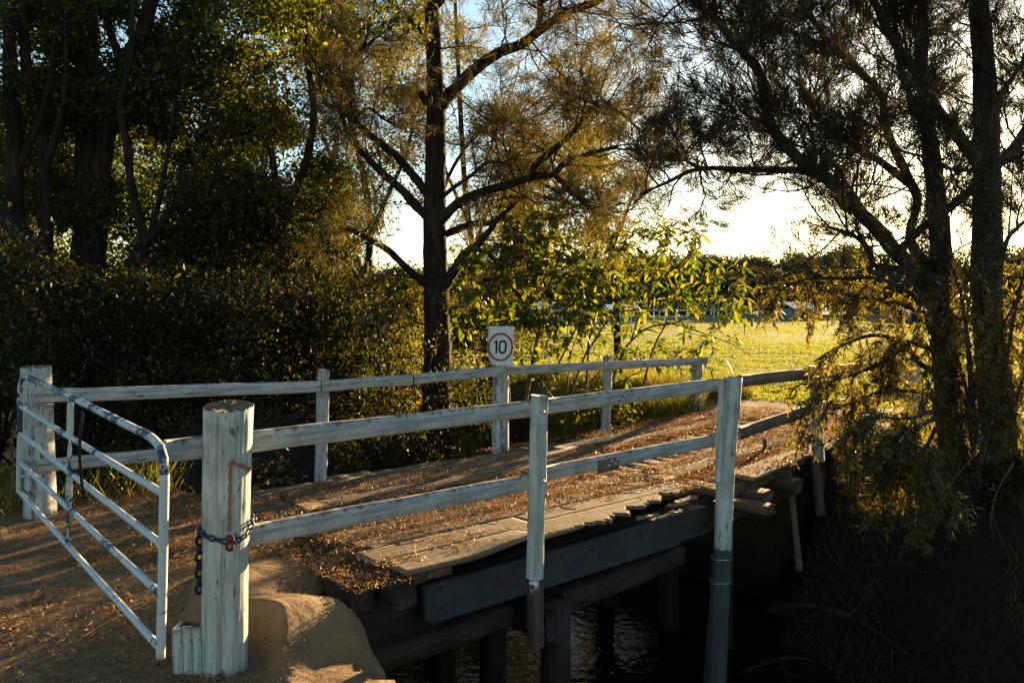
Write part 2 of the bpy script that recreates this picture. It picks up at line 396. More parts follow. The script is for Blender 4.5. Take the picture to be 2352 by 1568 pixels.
class Wood:
    def __init__(s): s.mb = MB(); s.tips = []; s.paths = []
    def limb(s, P, r0, r1, k=8, n=None, wob=.05):
        n = n or max(4, int(len(P) * 4)); Q = smooth_path(P, n)
        s.mb.tube(Q, np.linspace(r0, r1, n), k, True, wob); s.paths.append((Q, r0, r1)); return Q
    def grow(s, p, d, length, r, lev, up=.0, wig=.25, kids=4, spread=.8, shrink=.55, droop=0.0):
        n = 5 if lev > 0 else 4
        P = [np.asarray(p, float)]; d = nrm(np.asarray(d, float)); st_ = length / (n - 1)
        for i in range(n - 1):
            d = nrm(d + rng.normal(size=3) * wig + np.array([0, 0, up - droop * i / n]))
            P.append(P[-1] + d * st_)
        P = np.array(P)
        s.mb.tube(P, np.linspace(r, max(.002, r * .4), n), 5 if lev > 1 else (4 if lev == 1 else 3), False)
        if lev == 0: s.tips.append((P, d)); return
        for i in range(kids):
            f = .25 + .75 * (i + rng.random() * .6) / kids; f = min(f, 1.0)
            x = f * (n - 1); j = min(n - 2, int(x)); q = P[j] + (P[j + 1] - P[j]) * (x - j)
            nd = nrm(nrm(P[j + 1] - P[j]) * (1 - spread * .45) + rdir(1)[0] * spread)
            s.grow(q, nd, length * shrink * (.7 + .6 * rng.random()), r * .5, lev - 1, up, wig, kids, spread, shrink, droop)
    def sprout(s, Q, n, length, r, lev, f0=.2, **kw):
        """side branches along a limb path"""
        for i in range(n):
            f = f0 + (1 - f0) * (i + rng.random()) / n; x = min(f, .999) * (len(Q) - 1); j = int(x)
            q = Q[j] + (Q[j + 1] - Q[j]) * (x - j); t = nrm(Q[j + 1] - Q[j])
            d = nrm(t * .5 + rdir(1)[0] * .9 + np.array([0, 0, kw.get('bias', .1)]))
            k2 = {a: b for a, b in kw.items() if a != 'bias'}
            s.grow(q, d, length * (.6 + .7 * rng.random()), r, lev, **k2)
    def needles(s, per, L, W, spread=.45, up=0.0, sprd_len=1.0):
        T = [t for t in s.tips]
        P = np.concatenate([p[0][1:] for p in T]); D = np.repeat(np.array([t[1] for t in T]), [len(t[0]) - 1 for t in T], 0)
        idx = rng.integers(0, len(P), len(T) * per)
        P2 = P[idx] + rng.normal(size=(len(idx), 3)) * .02
        D2 = nrm(D[idx] + rng.normal(size=(len(idx), 3)) * spread + np.array([0, 0, up]))
        return leaf_quads(P2, D2, rdir(len(idx)), L * (.6 + .8 * rng.random(len(idx))), W * (.7 + .6 * rng.random(len(idx))), .0, .35)
    def leaves(s, per, L, W, rad=.1, droop=.2, fold=.12):
        P = np.concatenate([p[0] for p in s.tips]); idx = rng.integers(0, len(P), len(s.tips) * per)
        P2 = P[idx] + rng.normal(size=(len(idx), 3)) * rad
        D2 = nrm(rng.normal(size=(len(idx), 3)) + np.array([0, 0, -droop]))
        N2 = nrm(rng.normal(size=(len(idx), 3)) + np.array([0, 0, .7]))
        return leaf_quads(P2, D2, N2, L * (.6 + .8 * rng.random(len(idx))), W * (.6 + .8 * rng.random(len(idx))), fold)

# ------------------------------------------------------------------ terrain and water
WATER_Z = -1.55
def ground_z(X, Y):
    s, t = to_st(X, Y)
    wob = .25 * noise2(s * .5, t * .3, 2)
    near = -.17 + .17 * sm(-.05, .8, s) - .15 * sm(-1.5, -4, s) - .35 * sm(3.4, 6.5, s)
    e1 = .50 + wob * .1 + .36 * sm(.2, .75, s) + .5 * sm(3.2, 5, s)
    bed = -2.15
    far = .08 + .05 * sm(6, 9, t) - .55 * sm(3.0, 4.5, s) * sm(8.5, 6.0, t) - .45 * sm(-.8, -2.5, s) * sm(10, 6.5, t)
    w1 = .28 + 1.2 * sm(3.2, 5.5, s) + 1.5 * sm(-3.5, -7, s)
    f1 = sm(e1, e1 + w1, t)
    b0 = 4.5 - .9 * sm(.3, -2.2, s) + .8 * sm(.2, 1.0, s) * sm(4.6, 3.4, s); b1 = 6.6 + .5 * sm(3, 5, s) + .9 * sm(.2, 1.0, s) * sm(4.8, 3.6, s)
    f2 = sm(b0, b1 + wob, t)
    z = near * (1 - f1) + bed * f1
    z = z * (1 - f2) + far * f2
    z = z + .05 * noise2(X * 1.7, Y * 1.7, 4) + .018 * noise2(X * 7, Y * 7, 5)
    bank = f1 * (1 - f2) + f2 * (1 - sm(6.5, 8, t))
    z = z + .14 * noise2(X * 2.3, Y * 2.3, 8) * np.clip(bank, 0, 1)
    return z
def axis(lo, hi, step, far_lo, far_hi, g=1.13):
    c = list(np.arange(lo, hi + step / 2, step)); s_ = step
    while c[-1] < far_hi: s_ *= g; c.append(c[-1] + s_)
    s_ = step; pre = []
    x = c[0]
    while x > far_lo: s_ *= g; x -= s_; pre.append(x)
    return np.array(pre[::-1] + c)
gx = axis(-8, 9, .11, -420, 420); gy = axis(.5, 15, .11, -60, 700)
GX, GY = np.meshgrid(gx, gy); GZ = ground_z(GX, GY)
nx, ny = len(gx), len(gy)
V = np.stack([GX, GY, GZ], -1).reshape(-1, 3)
i = np.arange(ny - 1)[:, None] * nx; j = np.arange(nx - 1)[None, :]
Fq = np.stack([i + j, i + j + 1, i + nx + j + 1, i + nx + j], -1).reshape(-1, 4)
me = mesh_np('ground', V, Fq, True)
S_, T_ = to_st(V[:, 0], V[:, 1])
nz = noise2(V[:, 0] * 1.1, V[:, 1] * 1.1, 12)
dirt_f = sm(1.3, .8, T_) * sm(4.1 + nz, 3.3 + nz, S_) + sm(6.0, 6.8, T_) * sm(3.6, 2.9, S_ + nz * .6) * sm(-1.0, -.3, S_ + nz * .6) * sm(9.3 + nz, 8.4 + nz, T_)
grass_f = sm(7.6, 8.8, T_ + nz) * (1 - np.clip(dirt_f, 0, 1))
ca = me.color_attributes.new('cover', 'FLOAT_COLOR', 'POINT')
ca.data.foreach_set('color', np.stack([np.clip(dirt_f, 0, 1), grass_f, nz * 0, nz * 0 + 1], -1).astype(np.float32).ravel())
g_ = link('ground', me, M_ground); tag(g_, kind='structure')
wv = np.array([[-30, -6, 0], [30, -6, 0], [30, 24, 0], [-30, 24, 0]], float)
c4 = [st(s, t, WATER_Z) for s, t in ((-14, .4), (-14, 7.2), (5.2, 7.2), (5.2, .4))]
w_ = link('water', mesh_np('water', np.array(c4), np.array([[0, 1, 2, 3]])), M_water); tag(w_, kind='structure')

# ------------------------------------------------------------------ bridge
bridge = empty('timber_bridge', st(1.5, 1.0, 0), 'old timber plank bridge strewn with dead leaves over the dark creek', 'bridge')
def deck_z(t): return .004 + .09 * sm(4.2, 8.0, t)
def right_edge(t): return .15 if t < 4.0 else .15 + (t - 4.0) * .135
def left_edge(t): return 2.80
# transverse deck planks (mostly hidden under litter) ------------------------------------
t = 1.02; planks = []
while t < 7.75:
    w = .19 + .05 * random.random()
    z = deck_z(t) - .045
    ragged = random.uniform(-.02, .05) + (.32 if 1.3 < t < 4.0 else 0)
    a = st(right_edge(t) + .02 + max(0, ragged), t + w / 2, z); b = st(left_edge(t) + random.uniform(-.08, .05), t + w / 2, z)
    board('deck_plank', a, b, w - .012, .07, M_deck, bridge, 8, .003, .008)
    t += w
# running boards laid lengthwise over them ------------------------------------------------
def runner(s, t0, t1, w, h, mat, seg=16, rag=0.0, zoff=0.0, name='running_board', sag=0.0):
    p = st(s, t0, deck_z(t0) + h / 2 + zoff); q = st(s + (right_edge(t1) - right_edge(t0)) * .5, t1, deck_z(t1) + h / 2 + zoff)
    return board(name, p, q, w, h, mat, bridge, seg, .0025, .006, sag, rag)
for s, t0, t1, w in ((.73, 1.12, 4.0, .19), (.96, 1.06, 4.3, .22), (1.20, 1.05, 3.6, .22), (1.85, 1.3, 4.5, .24), (2.11, 1.35, 4.8, .24), (2.37, 1.4, 4.4, .24), (.80, 4.05, 7.3, .22), (1.04, 4.36, 7.4, .22), (2.1, 4.85, 7.4, .22), (2.36, 4.46, 7.3, .24)):
    runner(s, t0, t1, w, .028, M_deck)
# the two broad pale edge boards, sprung up at the post and broken further on -------------
def edge_board(t0, t1, s0, s1, bend, rag, name='edge_board'):
    n = 40 if not rag else 300; ns = 9
    T = np.linspace(t0, t1, n); mb = MB()
    jag = np.zeros(n)
    if rag:
        kp = [(2.03, 0), (2.3, .012), (2.55, .03), (2.72, .015), (2.86, .10), (2.93, .04), (3.1, .17), (3.2, .10), (3.34, .20), (3.42, .14), (3.6, .27), (3.72, .20), (3.95, .30)]
        jag = np.interp(T, [a for a, _ in kp], [b for _, b in kp]) + (.05 * (hash2(np.floor(T * 23 + 1.5 * noise2(T * 9, T * 0, 29)), 1.0, 22) - .5) + .022 * (hash2(np.floor(T * 70), 2.0, 26) - .5) + .03 * noise2(T * 13, T * 0, 24)) * sm(2.15, 2.75, T)
    top = []
    for a in range(n):
        lo = s0 + jag[a] + (right_edge(T[a]) - .15); hi = s1 + (right_edge(T[a]) - .15)
        for b_ in range(ns):
            s = lo + (hi - lo) * b_ / (ns - 1)
            z = deck_z(T[a]) + .032 + bend * sm(t1 - .55, t1, T[a]) * (1 - b_ / (ns - 1)) - .010 * math.sin((T[a] - t0) / (t1 - t0) * math.pi) * (1 - b_ / (ns - 1)) * (bend > 0) + random.uniform(-.001, .001)
            top.append(st(s, T[a], z))
    top = np.array(top); bot = top - np.array([0, 0, .026])
    i = np.arange(n - 1)[:, None] * ns; j = np.arange(ns - 1)[None, :]
    q = np.stack([i + j, i + ns + j, i + ns + j + 1, i + j + 1], -1).reshape(-1, 4); N = n * ns
    ring = list(range(0, N, ns)) + list(range(N - ns + 1, N)) + list(range(N - 1 - ns, ns - 2, -ns)) + list(range(ns - 2, 0, -1))
    ring = np.array(ring); rn = np.roll(ring, -1)
    mb.add(np.concatenate([top, bot]), q, q[:, ::-1] + N, np.stack([ring, ring + N, rn + N, rn], -1))
    M, L = frame_x(st(s0, t0), st(s0, t1))
    me = mb.mesh(name); me.transform(M.inverted())
    return link(name, me, M_edge, bridge, M)
edge_board(1.04, 2.02, .11, .352, .035, False)
edge_board(1.00, 2.25, .358, .60, .0, False)
edge_board(2.03, 3.95, .12, .40, 0, True)
edge_board(2.26, 3.98, .406, .60, 0, False)
edge_board(4.6, 7.2, .12, .40, 0, False)
for q, (s, t, a, L, w) in enumerate(((.16, 3.15, .5, .16, .05), (.24, 3.62, .2, .20, .04), (.10, 3.45, -.3, .12, .03), (.3, 3.8, .1, .22, .06), (.05, 4.0, .6, .18, .05))):
    d = np.array([math.cos(a) * BD[0] - math.sin(a) * BN[0], math.cos(a) * BD[1] - math.sin(a) * BN[1], .06]); c = st(s, t, -.03)
    board('splinter', c - d * L / 2, c + d * L / 2, w, .02, M_edge, bridge, 6, .004, .004)
runner(.655, 1.14, 3.2, .085, .034, M_deck)            # narrow kerb strip
# end timbers at the abutment
tz = -.055
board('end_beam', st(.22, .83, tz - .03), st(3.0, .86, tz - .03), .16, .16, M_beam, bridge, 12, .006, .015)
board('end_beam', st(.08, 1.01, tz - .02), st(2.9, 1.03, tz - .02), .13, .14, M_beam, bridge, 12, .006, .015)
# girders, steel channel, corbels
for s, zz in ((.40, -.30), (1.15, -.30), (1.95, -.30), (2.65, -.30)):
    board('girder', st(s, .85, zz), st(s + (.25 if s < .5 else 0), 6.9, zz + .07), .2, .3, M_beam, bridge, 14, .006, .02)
chan = empty('steel_channel', st(.2, 1.2, -.2)); chan.parent = bridge; chan.matrix_basis = world_of(bridge).inverted() @ Matrix.Translation(Vector(st(.2, 1.2, -.2)))
bpy.data.objects.remove(chan)
def channel():
    mb = MB(); n = 18; Ts = np.linspace(1.22, 3.95, n)
    prof = [(.27, -.075), (.17, -.075), (.17, -.085), (.19, -.255), (.12, -.262), (.12, -.272), (.20, -.265), (.27, -.265)]
    k = len(prof); V = []
    for T in Ts:
        for s, z in prof: V.append(st(s + (.04 if T > 3.6 else 0), T, z - .035 + .02 * sm(2, 4, T)))
    i = np.arange(n - 1)[:, None] * k; j = np.arange(k)[None, :]; j2 = (j + 1) % k
    mb.add(np.array(V), np.stack([i + j, i + k + j, i + k + j2, i + j2], -1).reshape(-1, 4), np.array([np.arange(k)]), np.array([(n - 1) * k + np.arange(k)[::-1]]))
    ch = mb.build('steel_channel', M_steel, bridge)
    for T, z in ((1.32, -.13), (1.32, -.25), (1.75, -.17), (2.6, -.16), (3.1, -.15)):
        b = MB(); p = st(.165, T, z); b.tube([p, p - np.array([BN[0], BN[1], 0]) * .02], [.013, .012], 6)
        b.build('bolt', M_rustd, ch)
channel()
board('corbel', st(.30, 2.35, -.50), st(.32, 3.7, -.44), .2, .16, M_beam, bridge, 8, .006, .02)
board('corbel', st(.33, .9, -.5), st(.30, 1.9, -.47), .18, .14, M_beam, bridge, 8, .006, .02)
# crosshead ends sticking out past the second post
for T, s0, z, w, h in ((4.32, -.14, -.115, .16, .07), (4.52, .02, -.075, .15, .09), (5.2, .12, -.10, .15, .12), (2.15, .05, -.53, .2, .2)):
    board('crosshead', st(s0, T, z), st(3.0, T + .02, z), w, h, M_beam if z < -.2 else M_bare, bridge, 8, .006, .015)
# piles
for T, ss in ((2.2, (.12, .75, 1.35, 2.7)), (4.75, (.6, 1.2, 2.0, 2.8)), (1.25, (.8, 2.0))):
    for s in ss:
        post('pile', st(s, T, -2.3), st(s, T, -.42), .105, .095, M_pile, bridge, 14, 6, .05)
def pole(p0, p1, r, name='brace_pole'):
    return post(name, p0, p1, r, r * .85, M_bare_z, bridge, 10, 8, .04)
pole(at(1836, 1310, 6.9), at(1812, 1082, 7.4), .032)
pole(at(1884, 1182, 7.75), at(1872, 1050, 7.8), .05)

# ------------------------------------------------------------------ railings
def bolt(parent, p, out, mat=None, r=.012, h=.014):
    b = MB(); out = np.asarray(out, float); p = np.asarray(p, float)
    b.tube([p, p + out * h * .7, p + out * h], [r, r, r * .6], 7); return b.build('bolt', mat or M_galv, parent, True)
OUT = np.array([-BN[0], -BN[1], 0.0])          # towards the camera side of the bridge
rr = empty('railing', st(0, 2, 0), 'white two rail timber railing with bolted rails along the near side of the bridge', 'railing')
PR = st(.075, 0)[:2]
def rp(x, y, off=0.0): return onplane(x, y, (A0 + BN * (.075 + off)), BD)
r1 = board('rail', rp(380, 1036), rp(1228, 937), .04, .098, M_rail, rr, 16, .0015, .006)
r2 = board('rail', rp(1240, 934), rp(1652, 883), .04, .098, M_rail, rr, 10, .0015, .006)
r3 = board('rail', rp(566, 1230), rp(1226, 1105), .04, .098, M_rail, rr, 14, .0015, .006)
r4 = board('rail', rp(1238, 1089), rp(1652, 1008), .04, .090, M_rail, rr, 10, .0015, .006)
for x, y in ((1429, 918), (1433, 909), (1456, 905), (1471, 911), (1479, 905)): bolt(r2, rp(x, y, -.021), OUT)
for x, y in ((1398, 1068), (1404, 1058), (1412, 1064), (1417, 1054)): bolt(r4, rp(x, y, -.021), OUT)
sp1 = board('splice_plate', rp(1374, 1072, -.024), rp(1422, 1062, -.024), .006, .082, M_greyrail, rr, 3, .0008, .001)
# square post
def tiltpost(name, top, foot, Yt, Yf, mat, w, par):
    p1 = at(*top, Yt); p0 = at(*foot, Yf); return p0, p1
YB = 4.95
pB0 = at(1228, 1328, YB + .01); pB1 = at(1240, 908, YB)
sq = board('square_post', pB0, pB1, .082, .082, M_sq, rr, 14, .0015, .008, up=(-BD[0], -BD[1], .0))
sqd = board('post_foot', at(1231, 1485, YB + .02), at(1228, 1328.5, YB + .01), .080, .080, M_bare, rr, 8, .002, .008, up=(-BD[0], -BD[1], .0))
for x, y in ((1246, 946), (1246, 1105)): bolt(sq, at(x, y, YB - .06), OUT, r=.011)
brk = board('bracket', at(1216, 1350, YB - .05), at(1240, 1350, YB - .06), .012, .085, M_galv, rr, 2, .0008, .002)
bolt(brk, at(1223, 1346, YB - .058), (0, -1, 0), M_rustd)
# round post C, leaning, white above and weathered green below, two wire bands
YC = 6.22
pc = post('round_post', at(1660, 1258, YC), at(1683, 866, YC), .068, .070, M_post, rr, 24, 24, .05, -.012, M_post_top, .01)
pcl = post('post_foot', at(1636, 1640, YC), at(1660, 1257, YC), .092, .069, M_greenpost, rr, 24, 16, .04)
for yy, rad in ((1280, .076), (1333, .080)):
    b = MB(); c0 = at(1659 - (yy - 1258) * .07, yy, YC); a = np.linspace(0, 2 * math.pi, 25)
    b.tube(np.stack([c0[0] + rad * np.cos(a), c0[1] + rad * np.sin(a), c0[2] + .004 * np.sin(3 * a)], -1), .0045, 5, False)
    b.build('wire_band', M_galv, rr)
cl = board('cleat', at(1652, 1105, YC - .05), at(1660, 872, YC - .05),   .052, .04, M_sq, rr, 8, .002, .005, up=(-BD[0], -BD[1], 0))
# far spans beyond the round post, weathered grey
P3 = np.array([1.616, 6.27]) + np.array([-.77, .638]) * .05; D3 = np.array([.638, .770])
def rq(x, y): return onplane(x, y, P3, D3)
board('grey_rail', rq(1700, 875), rq(1856, 858), .04, .10, M_greyrail, rr, 8, .002, .006)
board('grey_rail', rq(1860, 856), rq(2085, 834), .04, .10, M_greyrail, rr, 8, .002, .006)
board('grey_rail', rq(1698, 995), rq(1866, 938), .04, .10, M_greyrail, rr, 8, .002, .006)
board('grey_rail', rq(1870, 936), rq(2085, 905), .04, .10, M_greyrail, rr, 8, .002, .006)
pD = rq(1868, 850)
board('square_post', rq(1876, 1055) + np.array([0, -.06, 0]), rq(1866, 838) + np.array([0, -.06, 0]), .085, .085, M_rail_l, rr, 10, .002, .006, up=(-D3[0], -D3[1], 0))
board('post_foot', rq(1880, 1175) + np.array([0, -.06, 0]), rq(1876, 1055.5) + np.array([0, -.06, 0]), .083, .083, M_bare, rr, 6, .002, .006, up=(-D3[0], -D3[1], 0))
post('round_post', rq(2092, 1010) + np.array([0, -.1, 0]), rq(2084, 822) + np.array([0, -.1, 0]), .115, .11, M_post_l, rr, 22, 14, .04, 0, M_post_top)

rl = empty('railing', st(3, 3, 0), 'white single rail timber railing with peeling posts along the far side of the bridge', 'railing')
LP0 = np.array([-3.37, 5.88])
def lp(x, y, off=0.0): return onplane(x, y, LP0 - BN * (.10 + off), BD)
for a, b in (((75, 910), (735, 887)), ((737, 887), (946, 871)), ((948, 871), (1160, 851)), ((1162, 851), (1624, 828))):
    board('rail', lp(*a), lp(*b), .04, .098, M_rail_l, rl, 14, .0018, .006)
board('rail', lp(82, 1070, -.0), lp(560, 1026, -.0), .04, .088, M_rail_l, rl, 10, .0018, .006)
def lpost(x0, y0, x1, y1, off=0.0): return onplane(x0, y0, LP0 + BN * off, BD), onplane(x1, y1, LP0 + BN * off, BD)
for top, foot, w in (((743, 848), (736, 1110), .085), ((1396, 817), (1391, 995), .085)):
    p1, p0 = lpost(*top, *foot, -.02)
    board('square_post', p0, p1, w, w, M_rail_l, rl, 12, .002, .008, up=(-BD[0], -BD[1], 0))
p1, p0 = lpost(1150, 845, 1149, 1040, .02)
lround = post('round_post', p0, p1, .092, .085, M_post_l, rl, 24, 20, .05, 0, M_post_top)
p1, p0 = lpost(1601, 833, 1598, 955, .02)
post('round_post', p0, p1, .078, .075, M_post_l, rl, 20, 14, .05, 0, M_post_top)

# ------------------------------------------------------------------ gate posts, gate, chains
pA0 = at(517, 1572, 3.75); pA1 = at(525, 932, 3.74)
gpA = post('gate_post', pA0, pA1, .099, .108, M_post, None, 90, 46, .016, -.006, M_post_top, .012, [(4.64, .16, .78, 1.30), (4.40, .05, .2, 1.3), (4.95, .06, .1, 1.0), (5.25, .05, .4, 1.25), (4.1, .06, .5, 1.28), (4.62, .07, .1, .6), (3.9, .04, 0, .9)], .016, .13)
tag(gpA, 'thick round white gate post in the foreground with chains hung round it', 'gate post')
for nm, xs in (('crack', (519, 1000, 1120)),):
    pass
pL0 = at(94, 1196, 5.88); pL1 = at(83, 842, 5.88)
gpL = post('gate_post', pL0, pL1, .108, .100, M_post_l, None, 40, 30, .03, 0, M_post_top, .012, (), .03, .05)
tag(gpL, 'round peeling gate post at far left on which the farm gate hangs', 'gate post')
# gate
GH = at(46, 1000, 5.70)[:2]; GF = at(372, 1200, 3.17)[:2]; GD = nrm(GF - GH)
def gp(x, y): return onplane(x, y, GH, GD)
gate = empty('farm_gate', gp(46, 1126), 'open tubular farm gate, white paint flaking to blue, hung at left', 'gate')
def gtube(name, pts, r, mat, n=24, par=None):
    b = MB(); b.tube(smooth_path([gp(*p) for p in pts], n), r, 9); return b.build(name, mat, par or gate, True)
gtube('top_rail', [(46, 1000), (46, 905), (48, 880), (56, 866), (75, 871), (200, 930), (300, 980), (338, 998), (362, 1018), (375, 1048), (378, 1090)], .0175, M_gate_b, 60)
gtube('end_stile', [(378, 1088), (376, 1200), (373, 1350), (369, 1509)], .0185, M_gate_w)
gtube('hinge_stile', [(46, 998), (44, 1060), (43, 1130)], .0175, M_gate_w)
for a, b, mt in (((48, 934), (371, 1131), M_gate_m), ((45, 994), (367, 1246), M_gate_w), ((45, 1061), (365, 1360), M_gate_m), ((43, 1126), (362, 1481), M_gate_w)):
    gtube('bar', [a, ((a[0] + b[0]) / 2, (a[1] + b[1]) / 2 + 1), b], .0155, mt)
b = MB(); ys = np.linspace(0, 1, 26); C = np.array([gp(162 - 5 * q, 924 + 320 * q) for q in ys]); gd3 = np.array([GD[0], GD[1], 0]); gn3 = np.array([-GD[1], GD[0], 0])
V = []
for q, c in zip(ys, C):
    an = .5 + 1.3 * math.sin(q * 13); u = gd3 * math.cos(an) + gn3 * math.sin(an); w = -gd3 * math.sin(an) + gn3 * math.cos(an)
    for su, sw in ((1, 1), (-1, 1), (-1, -1), (1, -1)): V.append(c + u * .017 * su + w * .004 * sw)
i = np.arange(25)[:, None] * 4; j = np.arange(4)[None, :]; j2 = (j + 1) % 4
b.add(np.array(V), np.stack([i + j, i + j2, i + 4 + j2, i + 4 + j], -1).reshape(-1, 4), np.array([[3, 2, 1, 0], [100, 101, 102, 103]]))
b.build('brace', M_gate_m, gate)
for yy in (935, 1095):
    b = MB(); q = gp(46, yy); b.tube([q, q + np.array([.05, .1, .0]), q + np.array([.12, .2, 0])], .009, 6); b.build('hinge', M_galv, gate)
b = MB(); b.tube(smooth_path([gp(207, 940) + np.array([-.02, -.03, 0]), gp(209, 1030) + np.array([-.03, -.05, 0]), gp(208, 1138) + np.array([-.02, -.03, 0])], 12), [.008] * 12, 5)
s_ = b.build('strap', M_black); tag(s_, 'thin black strap dangling from the bars of the farm gate', 'strap')

# chains ----------------------------------------------------------------------------------
def link_pts(L, w, n=18):
    a = np.linspace(0, 2 * math.pi, n, endpoint=False); h = (L - w) / 2
    return np.stack([np.cos(a) * w / 2, np.sin(a) * w / 2 + np.sign(np.sin(a)) * h], -1)
def chain(name, P, L, w, r, mat, roll=0.0):
    """links strung along path P (dense points), each turned against the next"""
    P = np.asarray(P, float); d = np.r_[0, np.cumsum(np.linalg.norm(np.diff(P, axis=0), axis=1))]
    pitch = L - 2.4 * r; n = max(1, int(d[-1] / pitch)); mb = MB(); lp_ = link_pts(L - 2 * r, w - 2 * r)
    for q in range(n):
        c = np.array([np.interp((q + .5) * pitch, d, P[:, a]) for a in range(3)])
        e = np.array([np.interp(min(d[-1], (q + .9) * pitch), d, P[:, a]) for a in range(3)]) - np.array([np.interp((q + .1) * pitch, d, P[:, a]) for a in range(3)])
        y = nrm(e); ref = nrm(np.array([c[0] - pAx(c[2])[0], c[1] - pAx(c[2])[1], .01])); x = nrm(np.cross(y, ref)); z = np.cross(x, y)
        an = roll + (math.pi / 2 if q % 2 else 0) * .8 + .15 * random.uniform(-1, 1)
        u = x * math.cos(an) + z * math.sin(an)
        pts = c + lp_[:, :1] * u + lp_[:, 1:] * y
        pts = np.concatenate([pts, pts[:2]]); mb.tube(pts, r, 6, False)
    return mb.build(name, mat, None, True)
def pAx(z):
    f = (z - pA0[2]) / (pA1[2] - pA0[2]); return pA0 + (pA1 - pA0) * f
def onpost(ang, x, y, off=.012):
    """point on the skin of the near gate post at image height y; ang measured from the camera side, + to the right"""
    z = at(520, y, 3.64)[2]; c = pAx(z); rad = .104 + off
    return np.array([c[0] + rad * math.sin(ang), c[1] - rad * math.cos(ang), z])
path = [onpost(a, 0, y) for a, y in zip(np.linspace(-1.45, 2.6, 40), np.interp(np.linspace(-1.45, 2.6, 40), [-1.45, -.9, 0, .6, 1.1, 1.6, 2.6], [1222, 1226, 1238, 1246, 1236, 1212, 1200]))]
c_ = chain('chain', path, .042, .030, .0048, M_bluechain); tag(c_, 'blue grey steel chain wrapped round the foreground gate post', 'chain')
c2 = chain('chain', [onpost(-1.12, 0, y, .014) for y in np.linspace(1222, 1382, 20)], .054, .040, .0072, M_darkchain, .2); tag(c2, 'heavy dark chain end hanging down the left side of the foreground gate post', 'chain')
path = [onpost(a, 0, y, .008) for a, y in zip(np.linspace(1.5, .50, 14), np.linspace(1088, 1062, 14))] + [onpost(.42, 0, y, .008) for y in np.linspace(1066, 1222, 30)]
c3 = chain('chain', path, .036, .017, .0030, M_rust, .1); tag(c3, 'thin orange rusted chain hanging down the right of the foreground gate post', 'chain')
mb = MB(); lp_ = link_pts(.062, .026); c = onpost(.42, 0, 1244, .028); x = np.array([math.cos(.42), math.sin(.42), 0]); pts = c + lp_[:, :1] * x + lp_[:, 1:] * np.array([0, 0, 1]); pts = np.concatenate([pts, pts[:2]]); mb.tube(pts, .0085, 8, False)
h_ = mb.build('chain_hook', M_rustd, None, True); tag(h_, 'dark rusted hook joining the orange chain to the blue chain', 'hook')

# short boxed stump beside the post
tb = empty('timber_block', onz(437, 1535, -.17), 'short white boxed timber stump at the foot of the foreground gate post', 'stump')
bc = at(438, 1484, 3.74); yaw = .12; Rz = np.array([[math.cos(yaw), -math.sin(yaw), 0], [math.sin(yaw), math.cos(yaw), 0], [0, 0, 1]])
zt = at(438, 1436, 3.7)[2]; zb = -.20
for k in range(3):
    o_ = Rz @ np.array([-.042 + .042 * k, -.055, 0]); board('side_board', np.array([bc[0] + o_[0], bc[1] + o_[1], zb]), np.array([bc[0] + o_[0], bc[1] + o_[1], zt + random.uniform(-.012, .006)]), .02, .041, M_sq, tb, 6, .001, .004, up=(math.cos(yaw), math.sin(yaw), 0))
for sx in (-.058, .058):
    o_ = Rz @ np.array([sx, .0, 0]); board('side_board', np.array([bc[0] + o_[0], bc[1] + o_[1], zb]), np.array([bc[0] + o_[0], bc[1] + o_[1], zt + random.uniform(-.02, .01)]), .10, .02, M_sq, tb, 6, .001, .004, up=(math.cos(yaw), math.sin(yaw), 0))
o_ = bc; board('core', np.array([o_[0], o_[1], zb]), np.array([o_[0], o_[1], zt - .02]), .09, .09, M_bare, tb, 4, .002, .006, up=(math.cos(yaw), math.sin(yaw), 0))

# ------------------------------------------------------------------ speed sign
YS = 8.58
sg = empty('speed_sign', at(1149, 842, YS), 'white speed sign reading 10 in a red ring on the far railing post', 'sign')
syaw = -math.radians(26); SX = np.array([math.cos(syaw), math.sin(syaw), .0]); lean = .045
SZ = nrm(np.array([lean * SX[0], lean * SX[1] + .03, 1.0])); SN = np.cross(SX, SZ); SC0 = at(1149.5, 796.5, YS)
def sgn(u, v, d=0.0): return SC0 + SX * u + SZ * v + SN * d
PW = .151; PHT = .215; PHB = .205
def plate():
    nu, nv = 14, 20; mb = MB(); top = []; 
    for a in range(nv):
        for b_ in range(nu):
            u = -PW + 2 * PW * b_ / (nu - 1); v = -PHB + (PHT + PHB) * a / (nv - 1)
            cu = max(0, (-u / PW + -v / PHB) - 1.25); bend = -.10 * cu ** 2
            top.append(sgn(u + cu * .02, v + cu * .02, bend))
    top = np.array(top); bk = top - SN * .004; N = nu * nv
    i = np.arange(nv - 1)[:, None] * nu; j = np.arange(nu - 1)[None, :]
    q = np.stack([i + j, i + j + 1, i + nu + j + 1, i + nu + j], -1).reshape(-1, 4)
    ring = np.array(list(range(nu)) + [nu * (k + 1) - 1 for k in range(1, nv)] + list(range(N - 2, N - nu - 1, -1)) + [nu * k for k in range(nv - 2, 0, -1)]); rn = np.roll(ring, -1)
    mb.add(np.concatenate([top, bk]), q, q[:, ::-1] + N, np.stack([ring, ring + N, rn + N, rn], -1))
    return mb.build('plate', M_sign, sg)
pl = plate()
